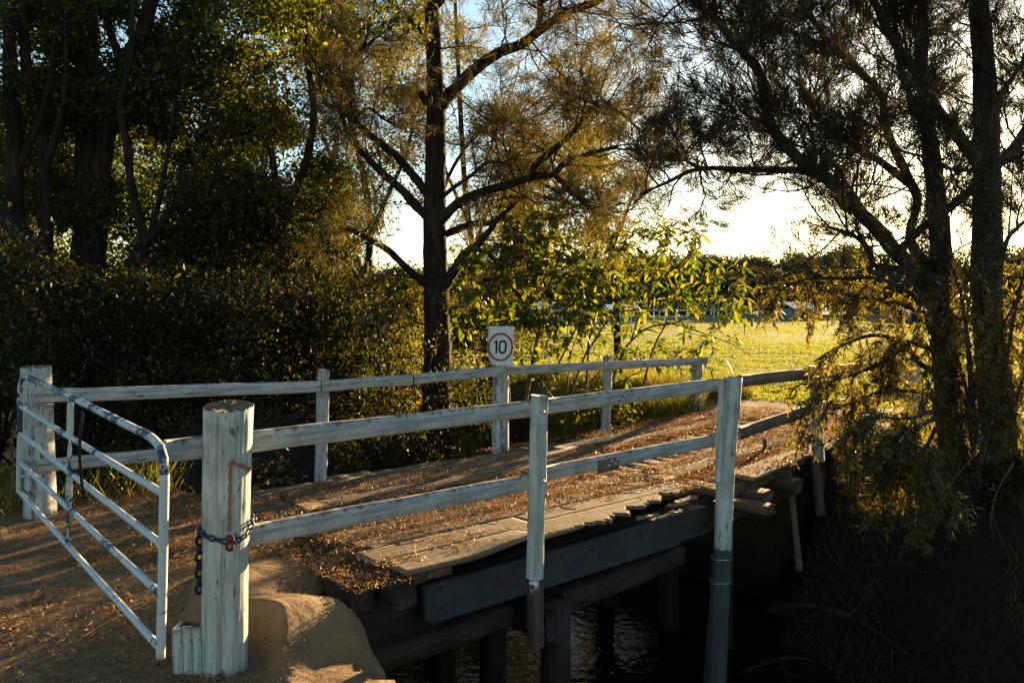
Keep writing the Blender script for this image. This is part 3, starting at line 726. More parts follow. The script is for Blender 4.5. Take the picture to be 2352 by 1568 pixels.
def flat_strip(name, outer, inner, mat, d=.0022, closed=True):
    n = len(outer); V = np.array([sgn(u, v, d) for u, v in outer] + [sgn(u, v, d) for u, v in inner] + [sgn(u, v, d - .0016) for u, v in outer] + [sgn(u, v, d - .0016) for u, v in inner])
    a = np.arange(n if closed else n - 1); b_ = (a + 1) % n; mb = MB()
    mb.add(V, np.stack([a, b_, n + b_, n + a], -1), np.stack([a, 2 * n + a, 2 * n + b_, b_], -1), np.stack([n + a, n + b_, 3 * n + b_, 3 * n + a], -1))
    return mb.build(name, mat, sg)
an = np.linspace(0, 2 * math.pi, 72, endpoint=False)
wear = np.where(np.abs((an - 4.75 + math.pi) % (2 * math.pi) - math.pi) < .38, 1.0, 0.0)
jg = noise2(an * 9, an * 0, 31) * .008 * (.12 + wear * 1.3)
Rx, Ry = .148, .148
flat_strip('red_ring', [(Rx * math.cos(a), Ry * math.sin(a)) for a in an], [((Rx - .022 + g) * math.cos(a), (Ry - .022 + g) * math.sin(a)) for a, g in zip(an, jg)], M_red)
# digits
def poly_plate(name, pts, mat, d=.0022):
    n = len(pts); V = np.array([sgn(u, v, d) for u, v in pts] + [sgn(u, v, d - .0016) for u, v in pts]); a = np.arange(n); b_ = (a + 1) % n; mb = MB()
    mb.add(V, np.stack([a, n + a, n + b_, b_], -1)); mb.f.setdefault(n, []).append(np.array([np.arange(n)])); return mb.build(name, mat, sg)
x0 = -.045; poly_plate('digit', [(x0, .068), (x0 - .009, .068), (x0 - .032, .052), (x0 - .032, .035), (x0 - .011, .046), (x0 - .011, -.068), (x0 + .010, -.068), (x0 + .010, .068)], M_digit)
def sup(a, w, h, e=.72): return (math.copysign(abs(math.cos(a)) ** e, math.cos(a)) * w, math.copysign(abs(math.sin(a)) ** e, math.sin(a)) * h)
x0 = .026; a36 = np.linspace(0, 2 * math.pi, 40, endpoint=False)
flat_strip('digit', [(x0 + sup(a, .047, .070)[0], sup(a, .047, .070)[1]) for a in a36], [(x0 + sup(a, .027, .050)[0], sup(a, .027, .050)[1]) for a in a36], M_digit)
for v in (.207, -.196):
    b = MB(); b.tube([sgn(0, v, 0), sgn(0, v, .005)], [.006, .005], 7); b.build('bolt', M_rustd, sg)

# ------------------------------------------------------------------ concrete shoulder, rocks
def abutment():
    nu, nv = 150, 120; V = []
    for a in range(nv):
        q = a / (nv - 1)                        # 0 back edge .. .6 lip .. 1 foot of the front face
        for b_ in range(nu):
            s = -1.6 + 2.75 * b_ / (nu - 1)
            edge = .60 + .22 * sm(-.7, .8, s) + .05 * noise2(s * 2.2, 1.0, 41) + .04 * noise2(s * 9, 1.0, 42) - .13 * math.exp(-((s - .40) / .15) ** 2)
            back = .10 + .45 * s - .45 * sm(.08, .5, s) + .03 * noise2(s * 5, 2.0, 45)
            top = -.19 + .20 * sm(-.32, .18, s); g0 = -.17 + .17 * sm(-.05, .8, s) - .03
            if q < .62:
                f = q / .62; t_ = back + (edge - back) * f
                z = g0 + (top + .035 - g0) * sm(0, .30, f) - .11 * max(0, (f - .25) / .75) ** 1.2 - .05 * sm(.85, 1.0, f)
            else:
                f = (q - .62) / .38; t_ = edge + .06 * math.sin(f * 5) + .04 * noise2(s * 7, f * 6, 43)
                z = top - .125 - 2.0 * f
            z -= .25 * sm(.85, 1.1, s)
            z += .014 * noise2(s * 4, t_ * 4, 44) + .006 * noise2(s * 15, t_ * 15, 46) + .004 * noise2(s * 38, t_ * 38, 47)
            V.append(st(s, t_, z))
    i = np.arange(nv - 1)[:, None] * nu; j = np.arange(nu - 1)[None, :]
    q = np.stack([i + j, i + nu + j, i + nu + j + 1, i + j + 1], -1).reshape(-1, 4)
    o = link('concrete_abutment', mesh_np('concrete_abutment', np.array(V), q[:, ::-1], True), M_conc)
    return tag(o, 'rounded cracked concrete abutment sunlit beside the foreground gate post', 'abutment')
ab = abutment()
def rock(c, r, lab):
    import bmesh
    bm = bmesh.new(); bmesh.ops.create_icosphere(bm, subdivisions=3, radius=1)
    sd = random.random() * 30
    for v in bm.verts:
        p = v.co; k = 1 + .35 * float(noise2(p.x * 1.6 + sd, p.y * 1.6 + p.z * 1.3, 51)) + .18 * float(noise2(p.x * 4 + sd, p.z * 4 + p.y, 52))
        v.co = Vector((p.x * r[0] * k, p.y * r[1] * k, p.z * r[2] * k))
    me = bpy.data.meshes.new('rock'); bm.to_mesh(me); bm.free()
    o = link('rock', me, M_conc, None, Matrix.Translation(Vector(c))); return tag(o, lab, 'rock')
rock(at(790, 1462, 4.75), (.06, .06, .05), 'pale broken lump of concrete against the abutment above the water')
rock(at(812, 1545, 4.2), (.06, .06, .035), 'low broken concrete piece below the abutment at the bottom edge')
b = MB(); b.tube(smooth_path([onz(1756, 1034, .07), onz(1756, 1034, .07) + np.array([.004, 0, .06]), onz(1756, 1034, .07) + np.array([-.004, 0, .12])], 8), [.022, .02, .018, .024, .022, .018, .02, .012], 8, True, .12)
pg = b.build('broken_peg', M_bare_z); tag(pg, 'small broken wooden peg standing among the leaves on the bridge', 'peg')

# ------------------------------------------------------------------ the she-oak in the middle
def pxpath(pts, Y):
    """pts: (x, y[, depth offset])"""
    return np.array([at(p[0], p[1], Y + (p[2] if len(p) > 2 else 0)) for p in pts])
def crown_obj(parts, name, mat, parent):
    mb = MB()
    for p in parts: mb.add(*p)
    return mb.build(name, mat, parent)
YO = 11.0
oak = empty('she_oak_tree', at(1004, 1075, YO), 'tall dark she-oak behind the far railing left of the speed sign, wispy brown foliage', 'tree')
W = Wood()
tr = W.limb(pxpath([(1006, 1120), (1004, 1040), (1004, 930), (1005, 796), (1001, 640), (998, 508), (1000, 406), (1001, 300), (1001, 236), (997, 150), (995, 75), (990, 0), (986, -150), (990, -420)], YO), .22, .045, 14, 60, .05)
C = {}
def limb(w, k, pts, Y, r0, r1, dz=0.0):
    n = len(pts); pts = [(p[0], p[1], (p[2] if len(p) > 2 else dz * q / (n - 1))) for q, p in enumerate(pts)]
    if Y == YO: r0 *= 1.22; r1 *= 1.15
    C[k] = w.limb(pxpath(pts, Y), r0, r1, 8, max(8, n * 4), .06); return C[k]
limb(W, 'c1', [(1005, 250), (1019, 234), (1060, 188), (1101, 152), (1146, 122), (1197, 102), (1233, 76), (1273, 46), (1324, 20), (1370, 5), (1440, -40)], YO, .075, .03, -1.2)
limb(W, 'c1b', [(1233, 76, -.75), (1243, 25, -.9), (1238, -30, -1.1)], YO, .035, .02)
limb(W, 'c2', [(1002, 515), (1014, 503), (1060, 462), (1121, 437), (1177, 422), (1228, 406), (1273, 401), (1294, 376), (1344, 356), (1420, 336)], YO, .062, .02, -1.0)
limb(W, 'c2b', [(1223, 401, -.6), (1233, 376, -.7), (1289, 330, -.8), (1324, 295, -.9), (1365, 251, -1.0), (1416, 254, -1.2), (1470, 300, -1.3)], YO, .042, .012)
limb(W, 'c2c', [(1273, 401, -.75), (1304, 432, -.8), (1329, 457, -.9), (1370, 490, -1)], YO, .028, .01)
limb(W, 'c3', [(1010, 545), (1024, 538), (1090, 513), (1141, 508), (1177, 467), (1223, 447), (1268, 457), (1344, 477), (1420, 500)], YO, .045, .012, .8)
limb(W, 'c4', [(1010, 672), (1024, 650), (1045, 620), (1065, 584), (1090, 569), (1126, 528), (1141, 505), (1180, 470)], YO, .070, .02, -.5)
limb(W, 'c4b', [(1090, 569, -.3), (1130, 590, -.4), (1160, 640, -.5), (1200, 690, -.6)], YO, .03, .01)
limb(W, 'c5', [(1008, 680), (1019, 665), (1060, 645), (1111, 640), (1167, 655), (1210, 690)], YO, .030, .012, .3)
limb(W, 'c6', [(1000, 665), (971, 645), (938, 620), (897, 579), (857, 554), (806, 528), (770, 521), (720, 505)], YO, .052, .018, -.9)
limb(W, 'c7', [(994, 505), (971, 488), (923, 437), (872, 391), (831, 350), (801, 315), (791, 284), (781, 255), (740, 235)], YO, .058, .016, -.6)
limb(W, 'c8', [(996, 460), (979, 442), (948, 401), (908, 356), (867, 325), (816, 279), (811, 254), (806, 178), (811, 137), (837, 102), (850, 40)], YO, .055, .018, .6)
limb(W, 'c8b', [(816, 269, .4), (847, 249, .4), (882, 274, .5), (930, 300, .6)], YO, .022, .01)
limb(W, 'c9', [(1005, 450), (1019, 432), (1040, 386), (1080, 325), (1121, 290), (1167, 274), (1230, 240)], YO, .024, .01, .6)
limb(W, 'c10', [(1003, 470), (1030, 440), (1085, 401), (1121, 371), (1156, 376), (1200, 350)], YO, .028, .01, -.4)
limb(W, 'c11', [(1001, 120), (960, 60), (900, 10), (860, -60)], YO, .04, .02, .5)
limb(W, 'c12', [(995, 20), (1060, -60), (1150, -140), (1250, -260)], YO, .05, .02, .8)
stub = [(985, 236), (973, 226), (965, 212)]
limb(W, 'c13', stub, YO, .05, .035)
kw = dict(up=.04, wig=.22, kids=4, spread=.75, shrink=.6, droop=.06)
OK_ = 1.5
for k, n, L in (('c1', 15, .95), ('c1b', 5, .8), ('c2', 13, .85), ('c2b', 11, .8), ('c2c', 5, .6), ('c3', 10, .8), ('c4', 4, .6), ('c4b', 3, .5), ('c5', 3, .5), ('c6', 5, .6), ('c7', 9, .8), ('c8', 12, .85), ('c8b', 5, .6), ('c9', 8, .8), ('c10', 6, .6), ('c11', 9, .9), ('c12', 12, 1.0)):
    W.sprout(C[k], int(n * OK_), L, .013, 2, .38, bias=.18, **kw)
W.sprout(tr, 16, 1.0, .016, 2, .62, bias=.1, **kw)
W.mb.build('trunk', B_oak, oak, True)
crown_obj([W.needles(32, .15, .0066, .45, -.10)], 'crown', L_needle, oak)

# ------------------------------------------------------------------ right hand trees
YR = 8.0
RT = empty('she_oak_tree', at(2300, 1190, YR), 'tallest right hand tree, straight trunk in front of the low sun at the right edge', 'tree')
W = Wood()
tr = W.limb(pxpath([(2318, 1300), (2306, 1160), (2296, 1000), (2284, 850), (2270, 700), (2268, 508), (2266, 396), (2265, 300), (2262, 200), (2256, 100), (2248, 0), (2240, -200), (2244, -420)], YR), .20, .05, 12, 50, .05)
limb(W, 'a', [(2266, 400), (2247, 376), (2200, 315), (2150, 249), (2105, 168), (2064, 112), (2029, 51), (2008, 0), (1985, -70)], YR, .06, .03, -.6)
limb(W, 'b', [(2262, 392), (2242, 391), (2181, 388), (2145, 366), (2080, 350), (2020, 325)], YR, .022, .010, -.5)
limb(W, 'd', [(2268, 402), (2283, 386), (2333, 335), (2352, 305), (2400, 230), (2420, 100)], YR, .055, .03, .4)
limb(W, 'd2', [(2290, 380, .1), (2340, 360, .3), (2400, 330, .5)], YR, .028, .014)
limb(W, 'e', [(2290, 660), (2310, 560), (2340, 520), (2400, 480)], YR, .03, .015, .3)
limb(W, 'f', [(2266, 250), (2310, 200), (2360, 130), (2420, 60)], YR, .03, .012, -.4)
kw = dict(up=.10, wig=.2, kids=4, spread=.65, shrink=.6)
for k, n, L in (('a', 13, .85), ('b', 6, .6), ('d', 9, .8), ('d2', 5, .7), ('e', 7, .7), ('f', 9, .8)):
    W.sprout(C[k], n, L, .011, 2, .3, bias=.35, **kw)
W.sprout(tr, 15, .9, .012, 2, .5, bias=.3, **kw)
W.mb.build('trunk', B_right, RT, True); crown_obj([W.needles(38, .135, .0062, .34, .10)], 'crown', L_needle_r, RT)

YR2 = 7.7
RT2 = empty('she_oak_tree', at(2190, 1200, YR2), 'leaning dark tree with long limbs reaching left over the field beside the tallest trunk', 'tree')
W = Wood()
W.limb(pxpath([(2215, 1290), (2200, 1130), (2180, 900), (2171, 796), (2166, 635), (2163, 584), (2153, 457), (2143, 386), (2133, 305), (2120, 200), (2118, 60), (2130, -100)], YR2), .16, .035, 12, 44, .06); C['r2'] = W.paths[-1][0]
limb(W, 'g', [(2176, 760), (2148, 660), (2062, 584), (2021, 533), (1960, 472), (1937, 437), (1892, 406), (1826, 356), (1780, 305), (1765, 264), (1744, 168), (1709, 122), (1673, 81), (1638, 36), (1592, 0), (1540, -60)], YR2, .085, .022, -.9)
limb(W, 'g2', [(1892, 406, -.45), (1840, 392, -.5), (1795, 391, -.55), (1704, 389, -.6), (1602, 389, -.7), (1530, 420, -.7), (1470, 446, -.8)], YR2, .036, .010)
limb(W, 'g3', [(1610, 389, -.7), (1580, 372, -.7), (1577, 350, -.7), (1590, 330, -.75)], YR2, .015, .007)
limb(W, 'h', [(2168, 700), (2140, 625), (2100, 574), (2090, 533), (2105, 447), (2029, 376), (1978, 345), (1912, 295), (1860, 240), (1830, 150)], YR2, .055, .016, .5)
limb(W, 'i', [(2105, 447, .3), (2039, 305, .4), (2024, 218, .5), (1978, 168, .5), (1907, 102, .6), (1876, 56, .6), (1846, 10, .7), (1810, -60, .8)], YR2, .045, .02)
limb(W, 'j', [(1886, 102, .6), (1820, 76, .6), (1775, 61, .5), (1714, 51, .4), (1597, 43, .3)], YR2, .026, .008)
limb(W, 'k', [(2062, 584, -.1), (1998, 503, .1), (1958, 442, .2), (1912, 376, .3), (1850, 340, .4), (1790, 330, .5)], YR2, .03, .010)
limb(W, 'l', [(2150, 690), (2080, 625), (2008, 609), (1998, 574), (1960, 540), (1900, 520)], YR2, .045, .012, -.6)
limb(W, 'm', [(2242, 427, .2), (2181, 477, .1), (2130, 513, 0), (2060, 580, 0)], YR2, .045, .035)
limb(W, 'n', [(1709, 122, -.75), (1734, 40, -.8), (1745, -20, -.8)], YR2, .028, .018)
limb(W, 'o', [(2133, 305), (2090, 220), (2060, 120), (2050, 0)], YR2, .035, .02, .5)
kw = dict(up=.10, wig=.2, kids=4, spread=.62, shrink=.6)
for k, n, L in (('g', 32, .8), ('g2', 12, .5), ('g3', 3, .4), ('h', 20, .75), ('i', 20, .8), ('j', 11, .6), ('k', 13, .6), ('l', 12, .6), ('n', 6, .6), ('o', 13, .7), ('r2', 20, .7)):
    W.sprout(C[k], n, L, .010, 2, .36, bias=.3, **kw)
W.mb.build('trunk', B_right, RT2, True); crown_obj([W.needles(36, .135, .0062, .34, .08)], 'crown', L_needle_r, RT2)

# weeping bush hanging in front of the far end of the railing ------------------------------
def weeping(name, lab, Y, limbs, nspray, lay, mat, base, dead=0.0, fall=1.0, per=40, L=.075, Wd=.014):
    root = empty(name, base, lab, 'bush' if 'bush' in name else 'tree')
    W = Wood(); sp = []
    for pts, r0, r1 in limbs:
        Q = W.limb(pxpath(pts, Y), r0, r1, 7, max(8, 4 * len(pts)), .06)
        for q in range(nspray):
            f = .25 + .75 * random.random(); x = f * (len(Q) - 1); j = min(len(Q) - 2, int(x)); p = Q[j] + (Q[j + 1] - Q[j]) * (x - j)
            d = nrm(nrm(Q[j + 1] - Q[j]) * .6 + rdir(1)[0] * .9); n = 9; ln = (.35 + .55 * random.random()) * fall; P = [p]
            for a in range(n - 1):
                d = nrm(d + np.array([0, 0, -.30]) + rng.normal(size=3) * .16); P.append(P[-1] + d * ln / (n - 1))
            P = np.array(P); W.mb.tube(P, np.linspace(.006, .002, n), 3, False); sp.append(P)
            for b_ in range(3):
                j = random.randrange(2, n - 1); d2 = nrm(nrm(P[j] - P[j - 1]) + rdir(1)[0] * .9); P2 = [P[j]]
                for a in range(4): d2 = nrm(d2 + np.array([0, 0, -.15]) + rng.normal(size=3) * .2); P2.append(P2[-1] + d2 * .05)
                sp.append(np.array(P2)); W.mb.tube(sp[-1], [.0025] * 5, 3, False)
    W.mb.build('trunk', B_right, root, True)
    S = np.concatenate([p[1:] for p in sp]); Dv = np.concatenate([nrm(np.diff(p, axis=0)) for p in sp])
    idx = rng.integers(0, len(S), int(len(sp) * per)); k = len(idx)
    D2 = nrm(Dv[idx] + rng.normal(size=(k, 3)) * .65); P2 = S[idx] + rng.normal(size=(k, 3)) * .012
    crown_obj([leaf_quads(P2, D2, rdir(k), L * (.6 + .8 * rng.random(k)), Wd * (.7 + .6 * rng.random(k)), .1)], 'crown', mat, root)
    return root
wl = [([(2185, 900), (2160, 800), (2110, 720), (2040, 690), (1960, 680), (1890, 660)], .035, .008),
      ([(2180, 860), (2120, 840), (2080, 800), (2030, 830), (1960, 860), (1890, 880), (1850, 890)], .03, .007),
      ([(2175, 820), (2110, 790), (2060, 780), (2000, 770), (1920, 800), (1870, 830)], .03, .007),
      ([(2190, 760), (2100, 680), (2020, 640), (1940, 640), (1860, 640), (1800, 660)], .03, .006),
      ([(2185, 940), (2110, 900), (2020, 900), (1940, 930), (1880, 960)], .022, .006)]
weeping('weeping_bush', 'weeping small leaved bush hanging over the far end of the near railing', 7.45, wl, 17, 0, L_weep, at(2190, 1180, 7.45), fall=.62, per=26, L=.062, Wd=.015)
wl = [([(2240, 1150), (2230, 950), (2190, 800), (2140, 720)], .03, .008), ([(2250, 1150), (2270, 900), (2300, 760), (2340, 680)], .03, .008), ([(2250, 1100), (2330, 900), (2400, 800)], .03, .008),
      ([(2245, 1100), (2210, 900), (2160, 850), (2110, 860)], .02, .006), ([(2245, 1150), (2300, 1000), (2340, 900), (2360, 820)], .03, .008), ([(2240, 1000), (2220, 760), (2200, 640), (2170, 590)], .03, .008), ([(2280, 1000), (2330, 720), (2360, 600)], .03, .008)]
weeping('tea_tree_bush', 'dense dark bush crowding the two right hand trunks at the right edge', 7.25, wl, 20, 0, L_weep, at(2245, 1150, 7.25), fall=.6, per=24, L=.06, Wd=.014)

# ------------------------------------------------------------------ left hand woodland
def leafy_tree(name, lab, Y, stems, region, nclus, per, mat, leafL, R=.55, depth=(-1.2, 1.2), barkm=None, twig=1.0, hole=.0, cat='tree', wl=.55, seedh=0):
    """stems: [(pts, r0, r1)]; region: (x0, y0, x1, y1) of the photo grid filled with leaf clumps, each clump with its own twig"""
    pts0 = stems[0][0][0]; root = empty(name, at(pts0[0], pts0[1], Y), lab, cat)
    W = Wood()
    for pts, r0, r1 in stems: W.limb(pxpath(pts, Y), r0, r1, 9, max(8, 5 * len(pts)), .06)
    nodes = np.concatenate([q[0][len(q[0]) // 4:] for q in W.paths]); Vs = []
    c = 0; PP = []; DD = []; SS = []
    while c < nclus:
        x = random.uniform(region[0], region[2]); y = random.uniform(region[1], region[3])
        if hole and noise2(np.array([x * .011]), np.array([y * .011]), 60 + seedh)[0] < hole - .5 + .0: 
            continue
        p = at(x, y, Y + random.uniform(*depth)); c += 1
        r = R * (.35 + 1.1 * random.random() ** 1.3)
        n = int(per * (.6 + .8 * random.random()))
        k = np.argmin(np.linalg.norm(nodes - p, axis=1)); q = nodes[k]; dist = np.linalg.norm(p - q)
        if dist > .02:
            midp = (p + q) / 2 + rng.normal(size=3) * dist * .12 + np.array([0, 0, dist * .08])
            P = smooth_path([q, midp, p], 7); W.mb.tube(P, np.linspace(.006 + .008 * dist * twig, .004, 7), 4, False)
            nodes = np.concatenate([nodes, P[3:]])
        for a in range(4):
            d = rdir(1)[0]; e = p + d * r * .8; W.mb.tube(smooth_path([p, (p + e) / 2 + rng.normal(size=3) * .05, e], 4), [.005, .004, .003, .002], 3, False)
        u = rng.normal(size=(n, 3)) * np.array([1, 1, .72]) * r * .5
        SS.append(np.full(n, .7 + .75 * random.random())); PP.append(p + u); DD.append(nrm(nrm(u) * .5 + rng.normal(size=(n, 3)) * .7 + np.array([0, 0, -.25])))
    P = np.concatenate(PP); D = np.concatenate(DD); n = len(P); leafL = leafL * np.concatenate(SS)
    N = nrm(rng.normal(size=(n, 3)) + np.array([0, 0, .6]))
    W.mb.build('trunk', barkm or B_dark, root, True)
    crown_obj([leaf_quads(P, D, N, leafL * (.55 + .8 * rng.random(n)), leafL * wl * (.6 + .7 * rng.random(n)), .12)], 'crown', mat, root)
    return root
leafy_tree('broadleaf_tree', 'big dark twin-stemmed tree, thickest trunk in the left woodland', 10.6,
           [([(205, 900), (192, 760), (190, 650), (198, 510), (198, 356), (203, 152), (203, 0), (200, -200)], .19, .09), ([(215, 640), (234, 376), (254, 284), (269, 213), (290, 142), (330, 66), (345, 0), (370, -160)], .13, .08),
            ([(284, 150), (262, 100), (245, 25), (235, -120)], .06, .03)], (-60, -260, 480, 500), 190, 300, L_left, .070, .48, (-.35, 1.9), hole=.40, seedh=1)
leafy_tree('broadleaf_tree', 'slender forked tree with a sunlit edge, right of the twin-stemmed trunk', 10.1,
           [([(330, 900), (318, 760), (330, 560), (305, 447), (290, 325), (277, 244), (300, 120), (310, -60)], .075, .03), ([(312, 740), (312, 590), (344, 550), (381, 500), (430, 430), (470, 330)], .09, .02), ([(330, 590), (360, 480), (380, 380), (400, 250)], .04, .02)],
           (230, 120, 640, 640), 140, 290, L_left, .060, .42, (.1, 2.8), hole=.38, seedh=2)
leafy_tree('broadleaf_tree', 'bushy tree with thin arching limbs between the slender fork and the she-oak', 11.0,
           [([(660, 950), (650, 700), (640, 500), (630, 396), (610, 305), (533, 213), (482, 178), (430, 120)], .08, .025), ([(480, 240), (500, 160), (549, 81), (610, 66), (680, 30)], .035, .015), ([(640, 520), (700, 380), (720, 250), (700, 80), (720, -80)], .06, .03)],
           (430, -220, 780, 560), 170, 290, L_left, .060, .44, (.0, 2.6), hole=.40, seedh=3)
leafy_tree('broadleaf_tree', 'upright trunk near the left edge with leafy sprays, left of the twin-stemmed tree', 9.9,
           [([(60, 900), (40, 700), (35, 480), (35, 330), (25, 200), (20, 0), (10, -200)], .12, .06), ([(36, 400), (80, 300), (110, 200), (130, 60)], .05, .02)], (-160, -200, 150, 520), 75, 260, L_left, .062, .42, (.1, 2.6), hole=.42, seedh=4)
leafy_tree('broadleaf_tree', 'shaded trunk just left of the twin-stemmed tree, lit on its right side', 10.0,
           [([(120, 900), (108, 700), (105, 560), (102, 330), (80, 250), (60, 150), (50, -50)], .10, .05), ([(104, 400), (130, 300), (150, 200), (150, 50)], .05, .02)], (20, -200, 260, 480), 80, 260, L_left, .062, .45, (.2, 3.0), hole=.42, seedh=5)
leafy_tree('broadleaf_tree', 'heavy leaning trunk crossing the far left edge', 9.4,
           [([(190, 900), (150, 720), (95, 600), (50, 540), (0, 480), (-80, 400), (-160, 240)], .15, .09), ([(60, 560), (20, 600), (-60, 640)], .06, .04)], (-240, -100, 20, 200), 20, 180, L_left, .064, .5, (-.6, .8), hole=.3, seedh=6)
leafy_tree('broadleaf_tree', 'sunlit olive tree seen through the limbs left of the she-oak', 15.0,
           [([(850, 940), (840, 700), (850, 520), (830, 380), (800, 250), (790, 100), (780, -60)], .09, .03), ([(845, 560), (890, 450), (940, 330), (960, 180)], .05, .02), ([(840, 640), (790, 520), (740, 420)], .04, .015)],
           (690, -60, 1000, 640), 120, 210, L_twig, .062, .55, (-1.0, 1.6), hole=.45, seedh=7)
leafy_tree('broadleaf_tree', 'thin crowned golden tree standing behind the she-oak on its right', 17.0,
           [([(1130, 900), (1110, 700), (1075, 500), (1060, 300), (1050, 100), (1040, -100)], .085, .03), ([(1090, 560), (1150, 420), (1230, 300)], .04, .015), ([(1080, 520), (1020, 380), (990, 250)], .04, .015)],
           (1020, 60, 1400, 560), 75, 150, L_twig, .066, .6, (-1.0, 2.0), hole=.50, seedh=8)
leafy_tree('overhanging_tree', 'dark leafy boughs hanging in from above at the top centre', 8.6,
           [([(-900, 1000), (-820, 300), (-500, -260), (100, -420), (620, -320), (1000, -170), (1080, -60)], .16, .02), ([(620, -320), (700, -120), (760, 10)], .04, .01), ([(1000, -170), (950, -80), (900, -10)], .03, .01)],
           (560, -330, 1120, 70), 75, 200, L_left, .055, .42, (-.8, .8), hole=.35, seedh=9)
leafy_tree('broadleaf_tree', 'golden backlit tree beyond the she-oak, above the drooping leaved sapling', 19.5,
           [([(1420, 860), (1415, 700), (1400, 560), (1370, 420), (1330, 300), (1300, 180)], .10, .03), ([(1402, 580), (1450, 460), (1490, 360)], .05, .015), ([(1385, 500), (1290, 400), (1230, 330)], .05, .015)],
           (1160, 300, 1430, 640), 80, 210, L_twig, .075, .6, (-1.5, 2.5), hole=.46, seedh=11)
# pale gum behind
leafy_tree('gum_tree', 'pale barked gum showing between leaves left of the she-oak', 21.0,
           [([(770, 900), (765, 600), (762, 420), (772, 330), (790, 240), (800, 100)], .13, .05), ([(770, 350), (810, 300), (850, 290)], .05, .02), ([(768, 380), (735, 300), (700, 260)], .05, .02)], (640, 60, 900, 330), 22, 130, L_twig, .08, .8, (-1, 1), B_pale, hole=.4, seedh=10)
# bushes under them
def bush(lab, x, y, Y, w, h, mat, n, per, leafL, R=.34, name='bush', dep=.9, barkm=None, wl=.55):
    stems = []
    bx = x + random.uniform(-.1, .1) * w; by = y + h * .5
    for k in range(5):
        ex = x + w * (-.4 + .2 * k) + random.uniform(-15, 15); ey = y - h * random.uniform(.1, .4)
        stems.append(([(bx, by), (bx + (ex - bx) * .55, y + h * .12), (ex, ey)], .022, .008))
    return leafy_tree(name, lab, Y, stems, (x - w / 2, y - h / 2, x + w / 2, y + h / 2), n, per, mat, leafL, R, (-dep, dep), barkm or B_dark, .6, 0, 'bush', wl)
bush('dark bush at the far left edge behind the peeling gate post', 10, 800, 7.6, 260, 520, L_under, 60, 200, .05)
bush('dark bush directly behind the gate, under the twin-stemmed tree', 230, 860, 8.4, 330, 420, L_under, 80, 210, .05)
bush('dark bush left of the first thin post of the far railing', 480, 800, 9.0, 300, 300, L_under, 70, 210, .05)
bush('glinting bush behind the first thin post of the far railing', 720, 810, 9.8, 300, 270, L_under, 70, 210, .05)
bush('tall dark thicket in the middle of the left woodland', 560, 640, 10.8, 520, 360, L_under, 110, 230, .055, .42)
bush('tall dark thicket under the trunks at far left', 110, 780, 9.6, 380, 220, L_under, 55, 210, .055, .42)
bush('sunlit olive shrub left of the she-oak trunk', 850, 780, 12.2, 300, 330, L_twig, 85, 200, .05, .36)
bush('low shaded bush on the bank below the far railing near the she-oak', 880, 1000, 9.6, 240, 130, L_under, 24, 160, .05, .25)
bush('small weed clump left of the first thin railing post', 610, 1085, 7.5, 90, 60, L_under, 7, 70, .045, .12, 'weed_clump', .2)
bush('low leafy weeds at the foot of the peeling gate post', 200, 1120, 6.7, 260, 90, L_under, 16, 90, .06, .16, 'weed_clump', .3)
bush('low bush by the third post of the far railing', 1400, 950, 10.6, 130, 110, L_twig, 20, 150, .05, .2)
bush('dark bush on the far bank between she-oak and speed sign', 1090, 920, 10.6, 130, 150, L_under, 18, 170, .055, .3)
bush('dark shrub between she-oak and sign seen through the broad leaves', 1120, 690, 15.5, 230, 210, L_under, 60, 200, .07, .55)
bush('dense thicket added far behind to shade the woodland left of the she-oak', 640, 690, 15.5, 330, 250, L_under, 80, 200, .07, .55)  # added as a second row to keep sun off the left bushes
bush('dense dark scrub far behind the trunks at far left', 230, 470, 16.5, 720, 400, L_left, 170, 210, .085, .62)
# bare stemmed shrub
sh = empty('twiggy_shrub', at(905, 1060, 10.3), 'twiggy shrub with bare sunlit stems left of the she-oak trunk', 'shrub')
W = Wood()
for k in range(22):
    x0 = random.uniform(850, 960); x1 = x0 + random.uniform(-90, 60); y1 = random.uniform(640, 860)
    Q = W.limb(pxpath([(x0, 1075), ((x0 * .6 + x1 * .4) + random.uniform(-14, 14), (1075 + y1) / 2), (x1, y1)], 10.3 + random.uniform(-.5, .5)), random.uniform(.008, .017), .004, 5, 9, .08)
    W.sprout(Q, 4, .35, .005, 1, .35, bias=.3, up=.1, wig=.25, kids=3, spread=.7, shrink=.6)
W.mb.build('stem', B_twig, sh, True); crown_obj([W.leaves(5, .05, .03, .04)], 'crown', L_twig, sh)
# fallen limb resting in the shrubs
b = MB(); P = pxpath([(745, 712), (790, 690), (850, 655), (905, 622)], 11.6); b.tube(smooth_path(P, 14), np.linspace(.05, .028, 14), 7, True, .08)
fl = b.build('fallen_limb', B_twig, None, True); tag(fl, 'broken brown limb slanting up through the shrubs left of the she-oak', 'branch')

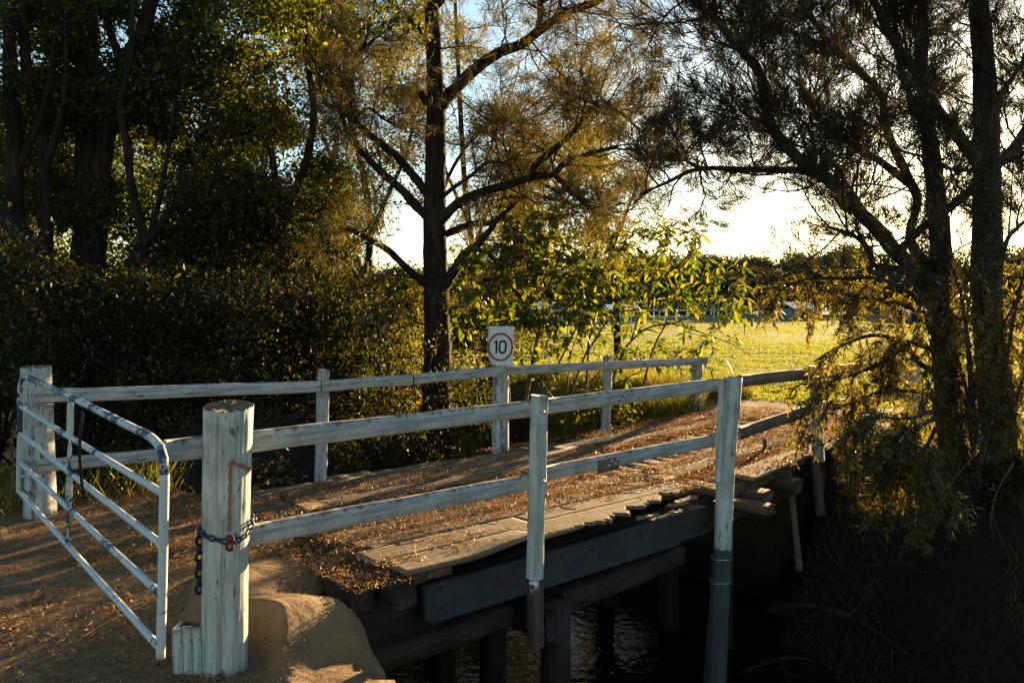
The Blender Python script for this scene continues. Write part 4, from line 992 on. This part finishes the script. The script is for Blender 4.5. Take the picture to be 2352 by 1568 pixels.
# broad leaved shrubs behind the sign ---------------------------------------------------------
def broad_shrub(name, lab, Y, stems, region, n, per, L, Wd, mat, shape=None, curl=.3, depth=(-.5, .6), dark=None):
    root = empty(name, at(*stems[0][0][0][:2], Y), lab, 'shrub'); W = Wood()
    for pts, r0, r1 in stems:
        W.limb(pxpath(pts, Y), r0, r1, 7, max(8, 4 * len(pts)), .05)
    nodes = np.concatenate([q[0][2:] for q in W.paths]); PP = []; DD = []; c = 0
    while c < n:
        x = random.uniform(region[0], region[2]); y = random.uniform(region[1], region[3])
        if shape and not shape(x, y): continue
        p = at(x, y, Y + random.uniform(*depth)); c += 1
        k = np.argmin(np.linalg.norm(nodes - p, axis=1)); q = nodes[k]; dist = np.linalg.norm(p - q)
        d = nrm(p - q + rng.normal(size=3) * .05 + np.array([0, 0, .1]))
        P = smooth_path([q, (p + q) / 2 + rng.normal(size=3) * dist * .12, p], 6); W.mb.tube(P, np.linspace(.004 + .004 * dist, .002, 6), 4, False)
        if dist < .8: nodes = np.concatenate([nodes, P[2:5]])
        m = max(2, int(per * random.uniform(.6, 1.4)))
        f = np.linspace(.35, 1.0, m) if dist > .2 else np.linspace(.7, 1, m)
        PP.append(q + (p - q) * f[:, None] + rng.normal(size=(m, 3)) * .015)
        ang = np.arange(m) * 2.4 + random.random() * 6; e1 = nrm(np.cross(d, np.array([0.1, 0, 1]))); e2 = np.cross(d, e1)
        DD.append(nrm(np.cos(ang)[:, None] * e1 + np.sin(ang)[:, None] * e2 + d * .55 + rng.normal(size=(m, 3)) * .3 + np.array([0, 0, -.2])))
    P = np.concatenate(PP); D = np.concatenate(DD); m = len(P); N = nrm(rng.normal(size=(m, 3)) * .6 + np.array([0, 0, 1.0]))
    sz = .55 + .75 * rng.random(m)
    W.mb.build('stem', B_twig, root, True); crown_obj([big_leaves(P, D, N, L * sz, Wd * sz, curl)], 'crown', mat, root)
    return root
broad_shrub('broadleaf_shrub', 'bushy shrub with broad dark lobed leaves directly behind the speed sign', 10.3,
            [([(1170, 960), (1160, 800), (1140, 680), (1180, 560), (1230, 500)], .03, .01), ([(1200, 960), (1230, 800), (1260, 660), (1300, 560)], .03, .01), ([(1120, 960), (1090, 800), (1070, 700)], .02, .008), ([(1220, 960), (1290, 820), (1340, 720)], .02, .008)],
            (1040, 480, 1400, 900), 430, 7, .105, .078, L_big, lambda x, y: ((x - 1215) / 180) ** 2 + ((y - 700) / 215) ** 2 < 1 and not (y < 560 and x < 1150) and (y < 750 or random.random() < .25))
broad_shrub('tobacco_bush', 'open sapling with long drooping backlit leaves beside the field, right of the sign', 11.3,
            [([(1338, 1045), (1346, 945), (1351, 799), (1362, 741), (1380, 642), (1406, 569), (1430, 520)], .022, .008), ([(1354, 800), (1406, 726), (1460, 711), (1540, 700)], .016, .006), ([(1380, 1040), (1390, 940), (1424, 824), (1449, 784), (1493, 751), (1551, 741), (1599, 719), (1680, 660)], .024, .006), ([(1468, 1010), (1472, 940), (1478, 886), (1493, 824), (1511, 777), (1530, 740), (1560, 640), (1600, 580)], .02, .006),
             ([(1406, 726), (1424, 690), (1486, 667), (1540, 610)], .012, .005), ([(1449, 784), (1470, 720), (1500, 640), (1520, 560)], .014, .005), ([(1530, 740), (1600, 760), (1680, 790), (1730, 820)], .01, .004), ([(1296, 1040), (1303, 940), (1329, 854), (1351, 800)], .018, .014)],
            (1330, 490, 1750, 880), 270, 7, .165, .055, L_big, lambda x, y: (((x - 1530) / 205) ** 2 + ((y - 670) / 170) ** 2 < 1 or (1360 < x < 1690 and 640 < y < 850)) and not (y < 590 and x > 1610) and (y < 715 or random.random() < .3), .35, (-.5, .8))
broad_shrub('tobacco_bush', 'lower leafy shrub under the drooping leaves, behind the third railing post', 12.0,
            [([(1300, 920), (1310, 820), (1330, 760)], .015, .005), ([(1320, 920), (1400, 830), (1450, 800)], .015, .005), ([(1330, 920), (1480, 850), (1560, 830)], .012, .005)],
            (1230, 740, 1640, 900), 26, 7, .15, .06, L_big, None, .3, (-.4, .6))

# ------------------------------------------------------------------ beyond the field
def far_tree(name, h, w, pale=False):
    root = empty(name, (0, 0, 0)); mb = MB(); lean = random.uniform(-.6, .6)
    mb.tube(smooth_path([(0, 0, -.3), (lean * .3, 0, h * .35), (lean, .2, h * .8)], 8), np.linspace(.22, .06, 8), 6)
    cl = []
    for k in range(46):
        f = random.random(); z = h * (.06 + .90 * f); rad = w * (.56 - .40 * abs(f - .35)); a = random.random() * 6.28; q = math.sqrt(random.random())
        cl.append((lean * f + math.cos(a) * rad * q, math.sin(a) * rad * q, z))
    for c in cl[::4]: mb.tube(smooth_path([(lean * .4, 0, c[2] * .6), (c[0] * .6, c[1] * .6, c[2] * .85), c], 5), np.linspace(.08, .02, 5), 4, False)
    mb.build('trunk', B_pale if pale else B_dark, root, True)
    cl = np.array(cl); n = 5200; idx = rng.integers(0, len(cl), n); P = cl[idx] + rng.normal(size=(n, 3)) * np.array([.62, .62, .42]) * w * .17
    crown_obj([leaf_quads(P, rdir(n), rdir(n), .42 * (.6 + .8 * rng.random(n)), .26 * (.6 + .8 * rng.random(n)), .1)], 'crown', L_far_haze, root)
    return root
protos = [far_tree('gum_tree', 8.6, 7.0), far_tree('gum_tree', 7.6, 6.2, True), far_tree('gum_tree', 9.2, 6.0, True), far_tree('gum_tree', 6.6, 7.4)]
def copy_tree(o, parent=None):
    c = o.copy(); COL.objects.link(c); c.parent = parent
    for ch in list(o.children): copy_tree(ch, c)
    return c
used = set(); Xf = -66.0; k = 0
while Xf < 128:
    Yf = 104 + 22 * random.random() + .04 * abs(Xf)
    pi = random.choice((0, 1, 2, 3, 0)); o = protos[pi] if pi not in used else copy_tree(protos[pi]); used.add(pi)
    o.location = (Xf, Yf, .1); o.rotation_euler = (0, 0, random.random() * 6.28); s_ = random.uniform(.9, 1.1) * (.80 if Xf < 10 else 1.0); o.scale = (s_, s_, s_)
    tag(o, 'haze-tinted gum tree in the dark tree line across the field', 'tree', 'tree line across the field'); Xf += random.uniform(1.3, 2.3); k += 1

def shed(name, lab, x0, x1, ytop, ybot, Y, depth, roofm, wallm, open_=False, over=.3, lift=.35):
    a = at(x0, ybot, Y); b = at(x1, ybot, Y); zt = at((x0 + x1) / 2, ytop, Y)[2]; zb = .0; cx = (a[0] + b[0]) / 2; w = b[0] - a[0]
    root = empty(name, (cx, Y, .1), lab, 'shed')
    if not open_:
        mb = MB(); mb.box((cx, Y + depth / 2, (zb + zt) / 2), (w / 2, depth / 2, (zt - zb) / 2)); mb.build('wall', wallm, root)
        mb = MB(); mb.box((cx - w * .22, Y - .03, zb + (zt - zb) * .42), (w * .09, .03, (zt - zb) * .42)); mb.build('door', M_black, root)
        mb = MB(); mb.box((cx + w * .2, Y - .03, zb + (zt - zb) * .6), (w * .07, .03, (zt - zb) * .14)); mb.build('window', M_black, root)
    else:
        for px, py in ((-1, 0), (1, 0), (-1, 1), (1, 1)):
            mb = MB(); mb.tube([(cx + px * w * .46, Y + py * depth, zb - .1), (cx + px * w * .46, Y + py * depth, zt)], [.07, .07], 6); mb.build('post', M_whiterail, root)
        mb = MB(); mb.box((cx, Y + depth, (zb + zt) / 2), (w * .46, .03, (zt - zb) * .4)); mb.build('back_wall', wallm, root)
    mb = MB(); n = 40; V = []
    for q in range(n + 1):
        xx = cx - w / 2 - over + (w + 2 * over) * q / n; cz = .02 * (q % 2)
        V += [(xx, Y - over, zt + .05 + cz), (xx, Y + depth / 2, zt + .05 + lift + cz), (xx, Y + depth + over, zt + .05 + cz)]
    V = np.array(V); i = np.arange(n)[:, None] * 3; j = np.arange(2)[None, :]; q_ = np.stack([i + j, i + 3 + j, i + 4 + j, i + 1 + j], -1).reshape(-1, 4); N = len(V)
    mb.add(np.concatenate([V, V - np.array([0, 0, .06])]), q_, q_[:, ::-1] + N)
    for e in (0, 2):
        r = np.arange(n) * 3 + e; mb.add(np.concatenate([V, V - np.array([0, 0, .06])]), np.stack([r, r + 3, r + 3 + N, r + N], -1))
    mb.build('roof', roofm, root); return root
shed('open_shed', 'small open tin roofed shed glinting behind the broad leaved shrub', 1236, 1272, 707, 742, 56, 3, M_tin, M_greywall, True)
shed('tin_shed', 'low tin shed behind the stock yard rails', 1405, 1462, 712, 742, 60, 4, M_tin, M_greywall)
shed('tin_shed', 'grey shed with pale sloping roof at the far side of the field', 1826, 1884, 709, 738, 72, 5, M_tin, M_greywall, lift=.55)
shed('tin_shed', 'low shed glimpsed between the right hand trunks', 2080, 2150, 716, 742, 66, 4, M_tin, M_greywall)
def yard(name, lab, x0, x1, Y, n, rails, mat, ph=1.3, rr_=.035):
    root = empty(name, at((x0 + x1) / 2, 746, Y), lab, 'fence')
    X0 = at(x0, 745, Y)[0]; X1 = at(x1, 745, Y)[0]
    for q in range(n):
        xx = X0 + (X1 - X0) * q / (n - 1); mb = MB(); mb.tube([(xx, Y, -.1), (xx, Y, ph + random.uniform(-.05, .1))], [rr_ * 1.5] * 2, 6); mb.build('post', mat, root)
    for z in rails:
        mb = MB(); mb.tube([(X0, Y, z), ((X0 + X1) / 2, Y, z - .02), (X1, Y, z)], [rr_] * 3, 5); mb.build('rail', mat, root)
    return root
yard('stock_yard', 'white pipe stock yard rails across the field behind the shrubs', 1240, 1580, 51, 14, (.45, .8, 1.15), M_whiterail, 1.25, .026)
yard('stock_yard', 'second row of white yard rails further back across the field', 1180, 1640, 58, 12, (.6, 1.2), M_galv, 1.4, .022)
yard('rail_fence', 'grey rail fence in the shade of the far tree line', 1600, 2352, 80, 22, (.5, .9, 1.3), M_greywall, 1.5, .05)
wf = empty('wire_fence', at(1740, 752, 53), 'thin wire fence with a few pale posts along the far edge of the field', 'fence')
for x, th in ((1650, .05), (1688, .025), (1711, .09), (1727, .09), (1740, .025), (1758, .02), (1778, .09), (1787, .025), (1820, .025), (1860, .08), (1910, .03), (1960, .08), (2020, .03)):
    p = at(x, 752, 52.0 if th > .06 else 55.0); mb = MB(); mb.tube([(p[0], p[1], -.1), (p[0], p[1], .62 if th > .06 else .55)], [th, th * .9], 7); mb.build('post', M_greywall if th > .06 else M_bare_z, wf)
for z in (.25, .45):
    mb = MB(); mb.tube([at(1640, 752, 55) * np.array([1, 1, 0]) + np.array([0, 0, z]), at(2030, 752, 55) * np.array([1, 1, 0]) + np.array([0, 0, z])], [.008, .008], 4); mb.build('wire', M_galv, wf)

# ------------------------------------------------------------------ grass
def blades(P, H, Wd, lean=.35):
    n = len(P); a = rng.random(n) * 2 * math.pi; side = np.stack([np.cos(a), np.sin(a), np.zeros(n)], -1)
    b_ = rng.random(n) * 2 * math.pi; tip = np.stack([np.cos(b_) * lean * H, np.sin(b_) * lean * H, H], -1) * (.7 + .6 * rng.random((n, 1)))
    Wd = np.broadcast_to(Wd, (n,))[:, None]
    V = np.stack([P - side * Wd / 2, P + side * Wd / 2, P + tip * .55 + side * Wd * .35, P + tip, P + tip * .55 - side * Wd * .35], 1).reshape(-1, 3)
    return V, np.arange(n)[:, None] * 5 + np.array([[0, 1, 2, 3, 4]])
n = 240000; Yg = 11.0 * np.exp(rng.random(n) * math.log(70 / 11.0)); Xg = Yg * rng.uniform(-.16, .75, n)
s_, t_ = to_st(Xg, Yg); keep = (t_ + .8 * noise2(Xg * 1.1, Yg * 1.1, 12) > 8.3) & ~((s_ > -1) & (s_ < 3.2) & (t_ < 9.0)); Xg = Xg[keep]; Yg = Yg[keep]
patch = noise2(Xg * .35, Yg * .35, 71) + .6 * noise2(Xg * 1.3, Yg * 1.3, 72)
H = (.022 + .014 * rng.random(len(Xg))) * (1 + .7 * patch)
mb = MB(); mb.add(*blades(np.stack([Xg, Yg, ground_z(Xg, Yg) - .005], -1), H, .010 + .0011 * Yg, .5))
fg = mb.build('field_grass', L_grass); tag(fg, 'short sunlit grass of the open field', 'grass', None, 'stuff')
n = 30000; s0 = rng.uniform(2.9, 7.5, n); t0 = rng.uniform(5.6, 9.5, n); P = A0 + s0[:, None] * BN + t0[:, None] * BD
d = noise2(P[:, 0] * 1.2, P[:, 1] * 1.2, 75); k = (d > -.18) & ~((s0 < 3.2) & (t0 > 7.8)); P = P[k]; d = d[k]
mb = MB(); mb.add(*blades(np.stack([P[:, 0], P[:, 1], ground_z(P[:, 0], P[:, 1])], -1), .16 + .22 * rng.random(len(P)) * (1 + d), .009, .55))
bg = mb.build('bank_grass', L_grass_s); tag(bg, 'long tufted grass on the far bank behind the far railing', 'grass', None, 'stuff')
n = 5000; s0 = rng.uniform(3.1, 6.0, n); t0 = rng.uniform(-2.5, 1.0, n); P = A0 + s0[:, None] * BN + t0[:, None] * BD
mb = MB(); mb.add(*blades(np.stack([P[:, 0], P[:, 1], ground_z(P[:, 0], P[:, 1])], -1), .10 + .2 * rng.random(n), .007, .6))
ng = mb.build('verge_grass', L_grass_s); tag(ng, 'rough grass along the verge behind the peeling gate post', 'grass', None, 'stuff')
# dry stalks beside the abutment
b = MB(); base = at(757, 1372, 4.45)
for q in range(9):
    d = nrm(np.array([random.uniform(-.5, .5), random.uniform(-.3, .3), 1.0])); P = [base + np.array([random.uniform(-.02, .03), 0, -.08])]
    for a in range(6): d = nrm(d + rng.normal(size=3) * .18 + np.array([0, 0, -.03 * a])); P.append(P[-1] + d * random.uniform(.02, .035))
    b.tube(np.array(P), np.linspace(.0022, .001, 7), 4, False)
dp = b.build('dry_stalks', B_twig); tag(dp, 'few dry bare stalks growing beside the concrete abutment', 'plant')

# ------------------------------------------------------------------ leaf litter
def litter(P, L, Wd, tilt=.5):
    n = len(P); a = rng.random(n) * 6.283; D = np.stack([np.cos(a), np.sin(a), rng.normal(size=n) * tilt], -1)
    N = nrm(np.stack([rng.normal(size=n) * .9, rng.normal(size=n) * .9, np.ones(n)], -1))
    return leaf_quads(P, D, N, L, Wd, .25, .45)
n = 150000; s0 = rng.uniform(.12, 2.8, n); t0 = rng.uniform(.95, 8.4, n)
dens = .50 + 1.0 * noise2(s0 * 5.5, t0 * .7, 81) + .7 * noise2(s0 * 9, t0 * 5, 82) + .4 * noise2(s0 * 26, t0 * 17, 84) - .34 * sm(.62, .45, s0) * sm(7, 4, t0) - .40 * sm(2.1, 2.6, s0) - .55 * sm(1.55, 2.0, s0) * sm(5.5, 4.0, t0) * (.6 + 1.2 * noise2(s0 * 7, t0 * .5, 88)) + .2 * sm(4, 6, t0)
k = rng.random(n) < dens; s0 = s0[k]; t0 = t0[k]; n = len(s0)
k = s0 > (right_edge(0) + np.where(t0 > 4, (t0 - 4) * .135, 0) + .12 * ((t0 > 2.3) & (t0 < 4.6))); s0 = s0[k]; t0 = t0[k]; n = len(s0)
P = np.stack([A0[0] + BD[0] * t0 + BN[0] * s0, A0[1] + BD[1] * t0 + BN[1] * s0, .038 + .09 * sm(4.2, 8.0, t0) + rng.random(n) * .014 + .012 * noise2(s0 * 4, t0 * 3, 83)], -1)
mb = MB(); mb.add(*litter(P, .011 + .038 * rng.random(n) ** 2.0, .003 + .0038 * rng.random(n)))
dl = mb.build('leaf_litter', L_litter); tag(dl, 'dry brown leaves and twigs scattered over the bridge deck', 'leaf litter', None, 'stuff')
n = 95000; X = rng.uniform(-5.4, .2, n); Y = rng.uniform(3.3, 7.2, n); s0, t0 = to_st(X, Y)
dens = .40 + 1.0 * noise2(X * 1.3, Y * 1.6, 85) + .6 * noise2(X * 5, Y * 5, 86) + .4 * noise2(X * 14, Y * 14, 87) + .35 * sm(-.2, .9, t0)
k = (rng.random(n) < dens) & (t0 < 1.05) & ~((s0 < .95) & (t0 > .05)) & (s0 < 4.2); X = X[k]; Y = Y[k]; n = len(X)
mb = MB(); mb.add(*litter(np.stack([X, Y, ground_z(X, Y) + .004 + rng.random(n) * .01], -1), (.018 + .050 * rng.random(n) ** 1.8), .004 + .005 * rng.random(n)))
gl = mb.build('leaf_litter', L_litter); tag(gl, 'dry leaves and needles scattered over the dirt track by the gate', 'leaf litter', None, 'stuff')
n = 5200; s0 = rng.uniform(.05, 2.8, n); t0 = rng.uniform(.70, 1.06, n); P = A0 + s0[:, None] * BN + t0[:, None] * BD
mb = MB(); mb.add(*litter(np.stack([P[:, 0], P[:, 1], .002 + .016 * rng.random(n)], -1), .012 + .034 * rng.random(n) ** 1.5, .003 + .004 * rng.random(n)))
el = mb.build('leaf_litter', L_litter); tag(el, 'dry leaves drifted over the end timbers of the bridge', 'leaf litter', None, 'stuff')
av = np.empty(len(ab.data.vertices) * 3, np.float32); ab.data.vertices.foreach_get('co', av); av = av.reshape(-1, 3).astype(float); av = av[av[:, 2] > -.22]
k = rng.integers(0, len(av), 5200); P = av[k] + rng.normal(size=(len(k), 3)) * np.array([.012, .012, 0]) + np.array([0, 0, .004]); k = rng.random(len(P)) < .35 + 1.1 * noise2(P[:, 0] * 5, P[:, 1] * 5, 91); P = P[k]; n = len(P)
mb = MB(); mb.add(*litter(P, .008 + .03 * rng.random(n) ** 2, .0025 + .003 * rng.random(n))); ml = mb.build('leaf_litter', L_litter); tag(ml, 'fine chips and needles on the sunlit abutment', 'leaf litter', None, 'stuff')
b = MB()
for q in range(70):
    s = random.uniform(.5, 2.7); t = random.uniform(-.4, 7.5); p = st(s, t, 0); p[2] = (deck_z(t) + .05) if t > 1.02 else float(ground_z(p[0], p[1])) + .012
    a = random.random() * 6.28; L = random.uniform(.08, .35); d = np.array([math.cos(a), math.sin(a), 0]); b.tube(smooth_path([p - d * L / 2, p + np.array([random.uniform(-.02, .02), random.uniform(-.02, .02), .012]), p + d * L / 2], 6), [.003] * 6, 4)
tw = b.build('fallen_twigs', B_twig); tag(tw, 'thin fallen twigs lying among the leaves on bridge and track', 'twigs', None, 'stuff')
n = 170; c = np.array([st(random.choice((.75, 1.0, 1.5)) + random.uniform(-.12, .12), random.choice((3.2, 4.0, 4.5, 1.1, 5.8)) + random.uniform(-.2, .2), .045) for _ in range(n)]); c[:, 2] += .09 * sm(4.2, 8, to_st(c[:, 0], c[:, 1])[1])
mb = MB(); mb.add(*leaf_quads(c, nrm(rng.normal(size=(n, 3)) + np.array([0, 0, .8])), rdir(n), .028, .013, .1)); wd = mb.build('deck_weeds', L_grass_s); tag(wd, 'tiny green weeds sprouting between the deck boards', 'weeds', None, 'stuff')

# ------------------------------------------------------------------ roots, dead branches and hanging twigs on the far right bank
def branch(name, lab, pts, r0, r1, mat=B_twig, cat='branch', kids=5):
    W = Wood(); Q = W.limb(pts, r0, r1, 6, 16, .08); W.sprout(Q, kids, .35, r1 * .9, 1, .2, bias=0, up=0, wig=.3, kids=2, spread=.7, shrink=.6)
    o = W.mb.build(name, mat, None, True); return tag(o, lab, cat)
branch('dead_branch', 'pale bare twig hanging down right of the right hand trunks', pxpath([(2330, 1060), (2290, 1130), (2275, 1200), (2300, 1290), (2310, 1370), (2290, 1420)], 6.6), .005, .002, B_twig)
branch('dead_branch', 'bare grey twig hanging left of the tallest trunk near the bank', pxpath([(2260, 1000), (2225, 1060), (2180, 1110), (2140, 1150), (2120, 1210)], 6.9), .005, .002, B_twig)
branch('dead_branch', 'long dead branch lying across the dark bank at lower right', np.array([onz(x, y, z) for x, y, z in ((1780, 1260, -.75), (1900, 1310, -.8), (2050, 1290, -.6), (2200, 1300, -.5))]), .016, .006, B_dark)
branch('tree_root', 'arched root on the dark bank at the bottom right', np.array([onz(x, y, z) for x, y, z in ((1760, 1400, -1.1), (1850, 1390, -.95), (1960, 1420, -.95), (2080, 1500, -1.0))]), .03, .012, B_dark, 'root', 3)
branch('tree_root', 'thin looping root at the bottom edge below the green post', np.array([onz(x, y, z) for x, y, z in ((1700, 1545, -1.4), (1800, 1510, -1.25), (1880, 1520, -1.25), (1960, 1560, -1.3))]), .014, .006, B_dark, 'root', 3)

bush('dark leafy growth round the foot of the tallest trunk', 2310, 1130, 7.3, 220, 200, L_under, 30, 120, .05, .25, 'bush', .5)
bush('dark shrub on the bank crest behind the two trunk feet', 2290, 1080, 9.2, 210, 200, L_under, 34, 150, .055, .3, 'bush', .6)
wl = [([(2150, 960), (2110, 980), (2070, 1000), (2040, 1030)], .018, .005), ([(2150, 940), (2090, 960), (2020, 960), (1990, 985)], .018, .005), ([(2150, 980), (2130, 1020), (2090, 1060), (2060, 1080)], .018, .005)]
weeping('weeping_bush', 'sunlit tuft of hanging leaves low over the bank right of the railing end', 6.35, wl, 17, 0, L_weep, at(2170, 1250, 6.35), fall=.75, per=34, L=.065, Wd=.016)
n = 16000; s0 = rng.uniform(-5.5, .3, n); t0 = rng.uniform(4.2, 9.5, n); P = A0 + s0[:, None] * BN + t0[:, None] * BD
d = noise2(P[:, 0] * 1.5, P[:, 1] * 1.5, 77); k = d > -.12; P = P[k]
mb = MB(); mb.add(*blades(np.stack([P[:, 0], P[:, 1], ground_z(P[:, 0], P[:, 1])], -1), .06 + .16 * rng.random(len(P)), .006, .8))
rg = mb.build('bank_grass', L_grass_s); tag(rg, 'dark tussocky grass on the shaded bank under the right hand trees', 'grass', None, 'stuff')

# ------------------------------------------------------------------ light, sky, camera
w = bpy.data.worlds.new('World'); SC.world = w; w.use_nodes = True; nt = w.node_tree
bgn = nt.nodes.get('Background') or nt.nodes.new('ShaderNodeBackground')
sky = nt.nodes.new('ShaderNodeTexSky'); sky.sky_type = 'NISHITA'; sky.sun_disc = False
sky.sun_elevation = SUN_EL; sky.sun_rotation = SUN_AZ; sky.altitude = 20; sky.air_density = 1.0; sky.dust_density = .5; sky.ozone_density = 1.0
tint = nt.nodes.new('ShaderNodeMix'); tint.data_type = 'RGBA'; tint.blend_type = 'MULTIPLY'; tint.inputs['Factor'].default_value = 1; tint.inputs[7].default_value = (.90, 1.0, 1.03, 1)
nt.links.new(sky.outputs[0], tint.inputs[6]); nt.links.new(tint.outputs[2], bgn.inputs[0]); bgn.inputs[1].default_value = .05
sl = bpy.data.lights.new('sun', 'SUN'); sl.energy = 5.0; sl.angle = math.radians(.55); sl.color = (1.0, .69, .35)
so = bpy.data.objects.new('sun', sl); COL.objects.link(so); so.rotation_euler = Vector(-SUN_DIR).to_track_quat('-Z', 'Y').to_euler(); so.location = Vector(SUN_DIR * 50)
cd = bpy.data.cameras.new('camera'); cam = bpy.data.objects.new('camera', cd); COL.objects.link(cam)
cam.location = (0, 0, CAMZ); cam.rotation_euler = (math.pi / 2 - PITCH, 0, 0); cd.sensor_width = 36; cd.lens = 36 * F / 2352; cd.clip_end = 3000; cd.clip_start = .05
SC.camera = cam
SC.view_settings.view_transform = 'Standard'; SC.view_settings.look = 'None'; SC.view_settings.gamma = 1; SC.view_settings.exposure = 2.5
SC.cycles.max_bounces = 6; SC.cycles.diffuse_bounces = 3; SC.cycles.glossy_bounces = 3; SC.cycles.transmission_bounces = 4; SC.cycles.transparent_max_bounces = 4
SC.cycles.use_denoising = True; SC.cycles.sample_clamp_indirect = 2.0; SC.cycles.caustics_reflective = False; SC.cycles.caustics_refractive = False
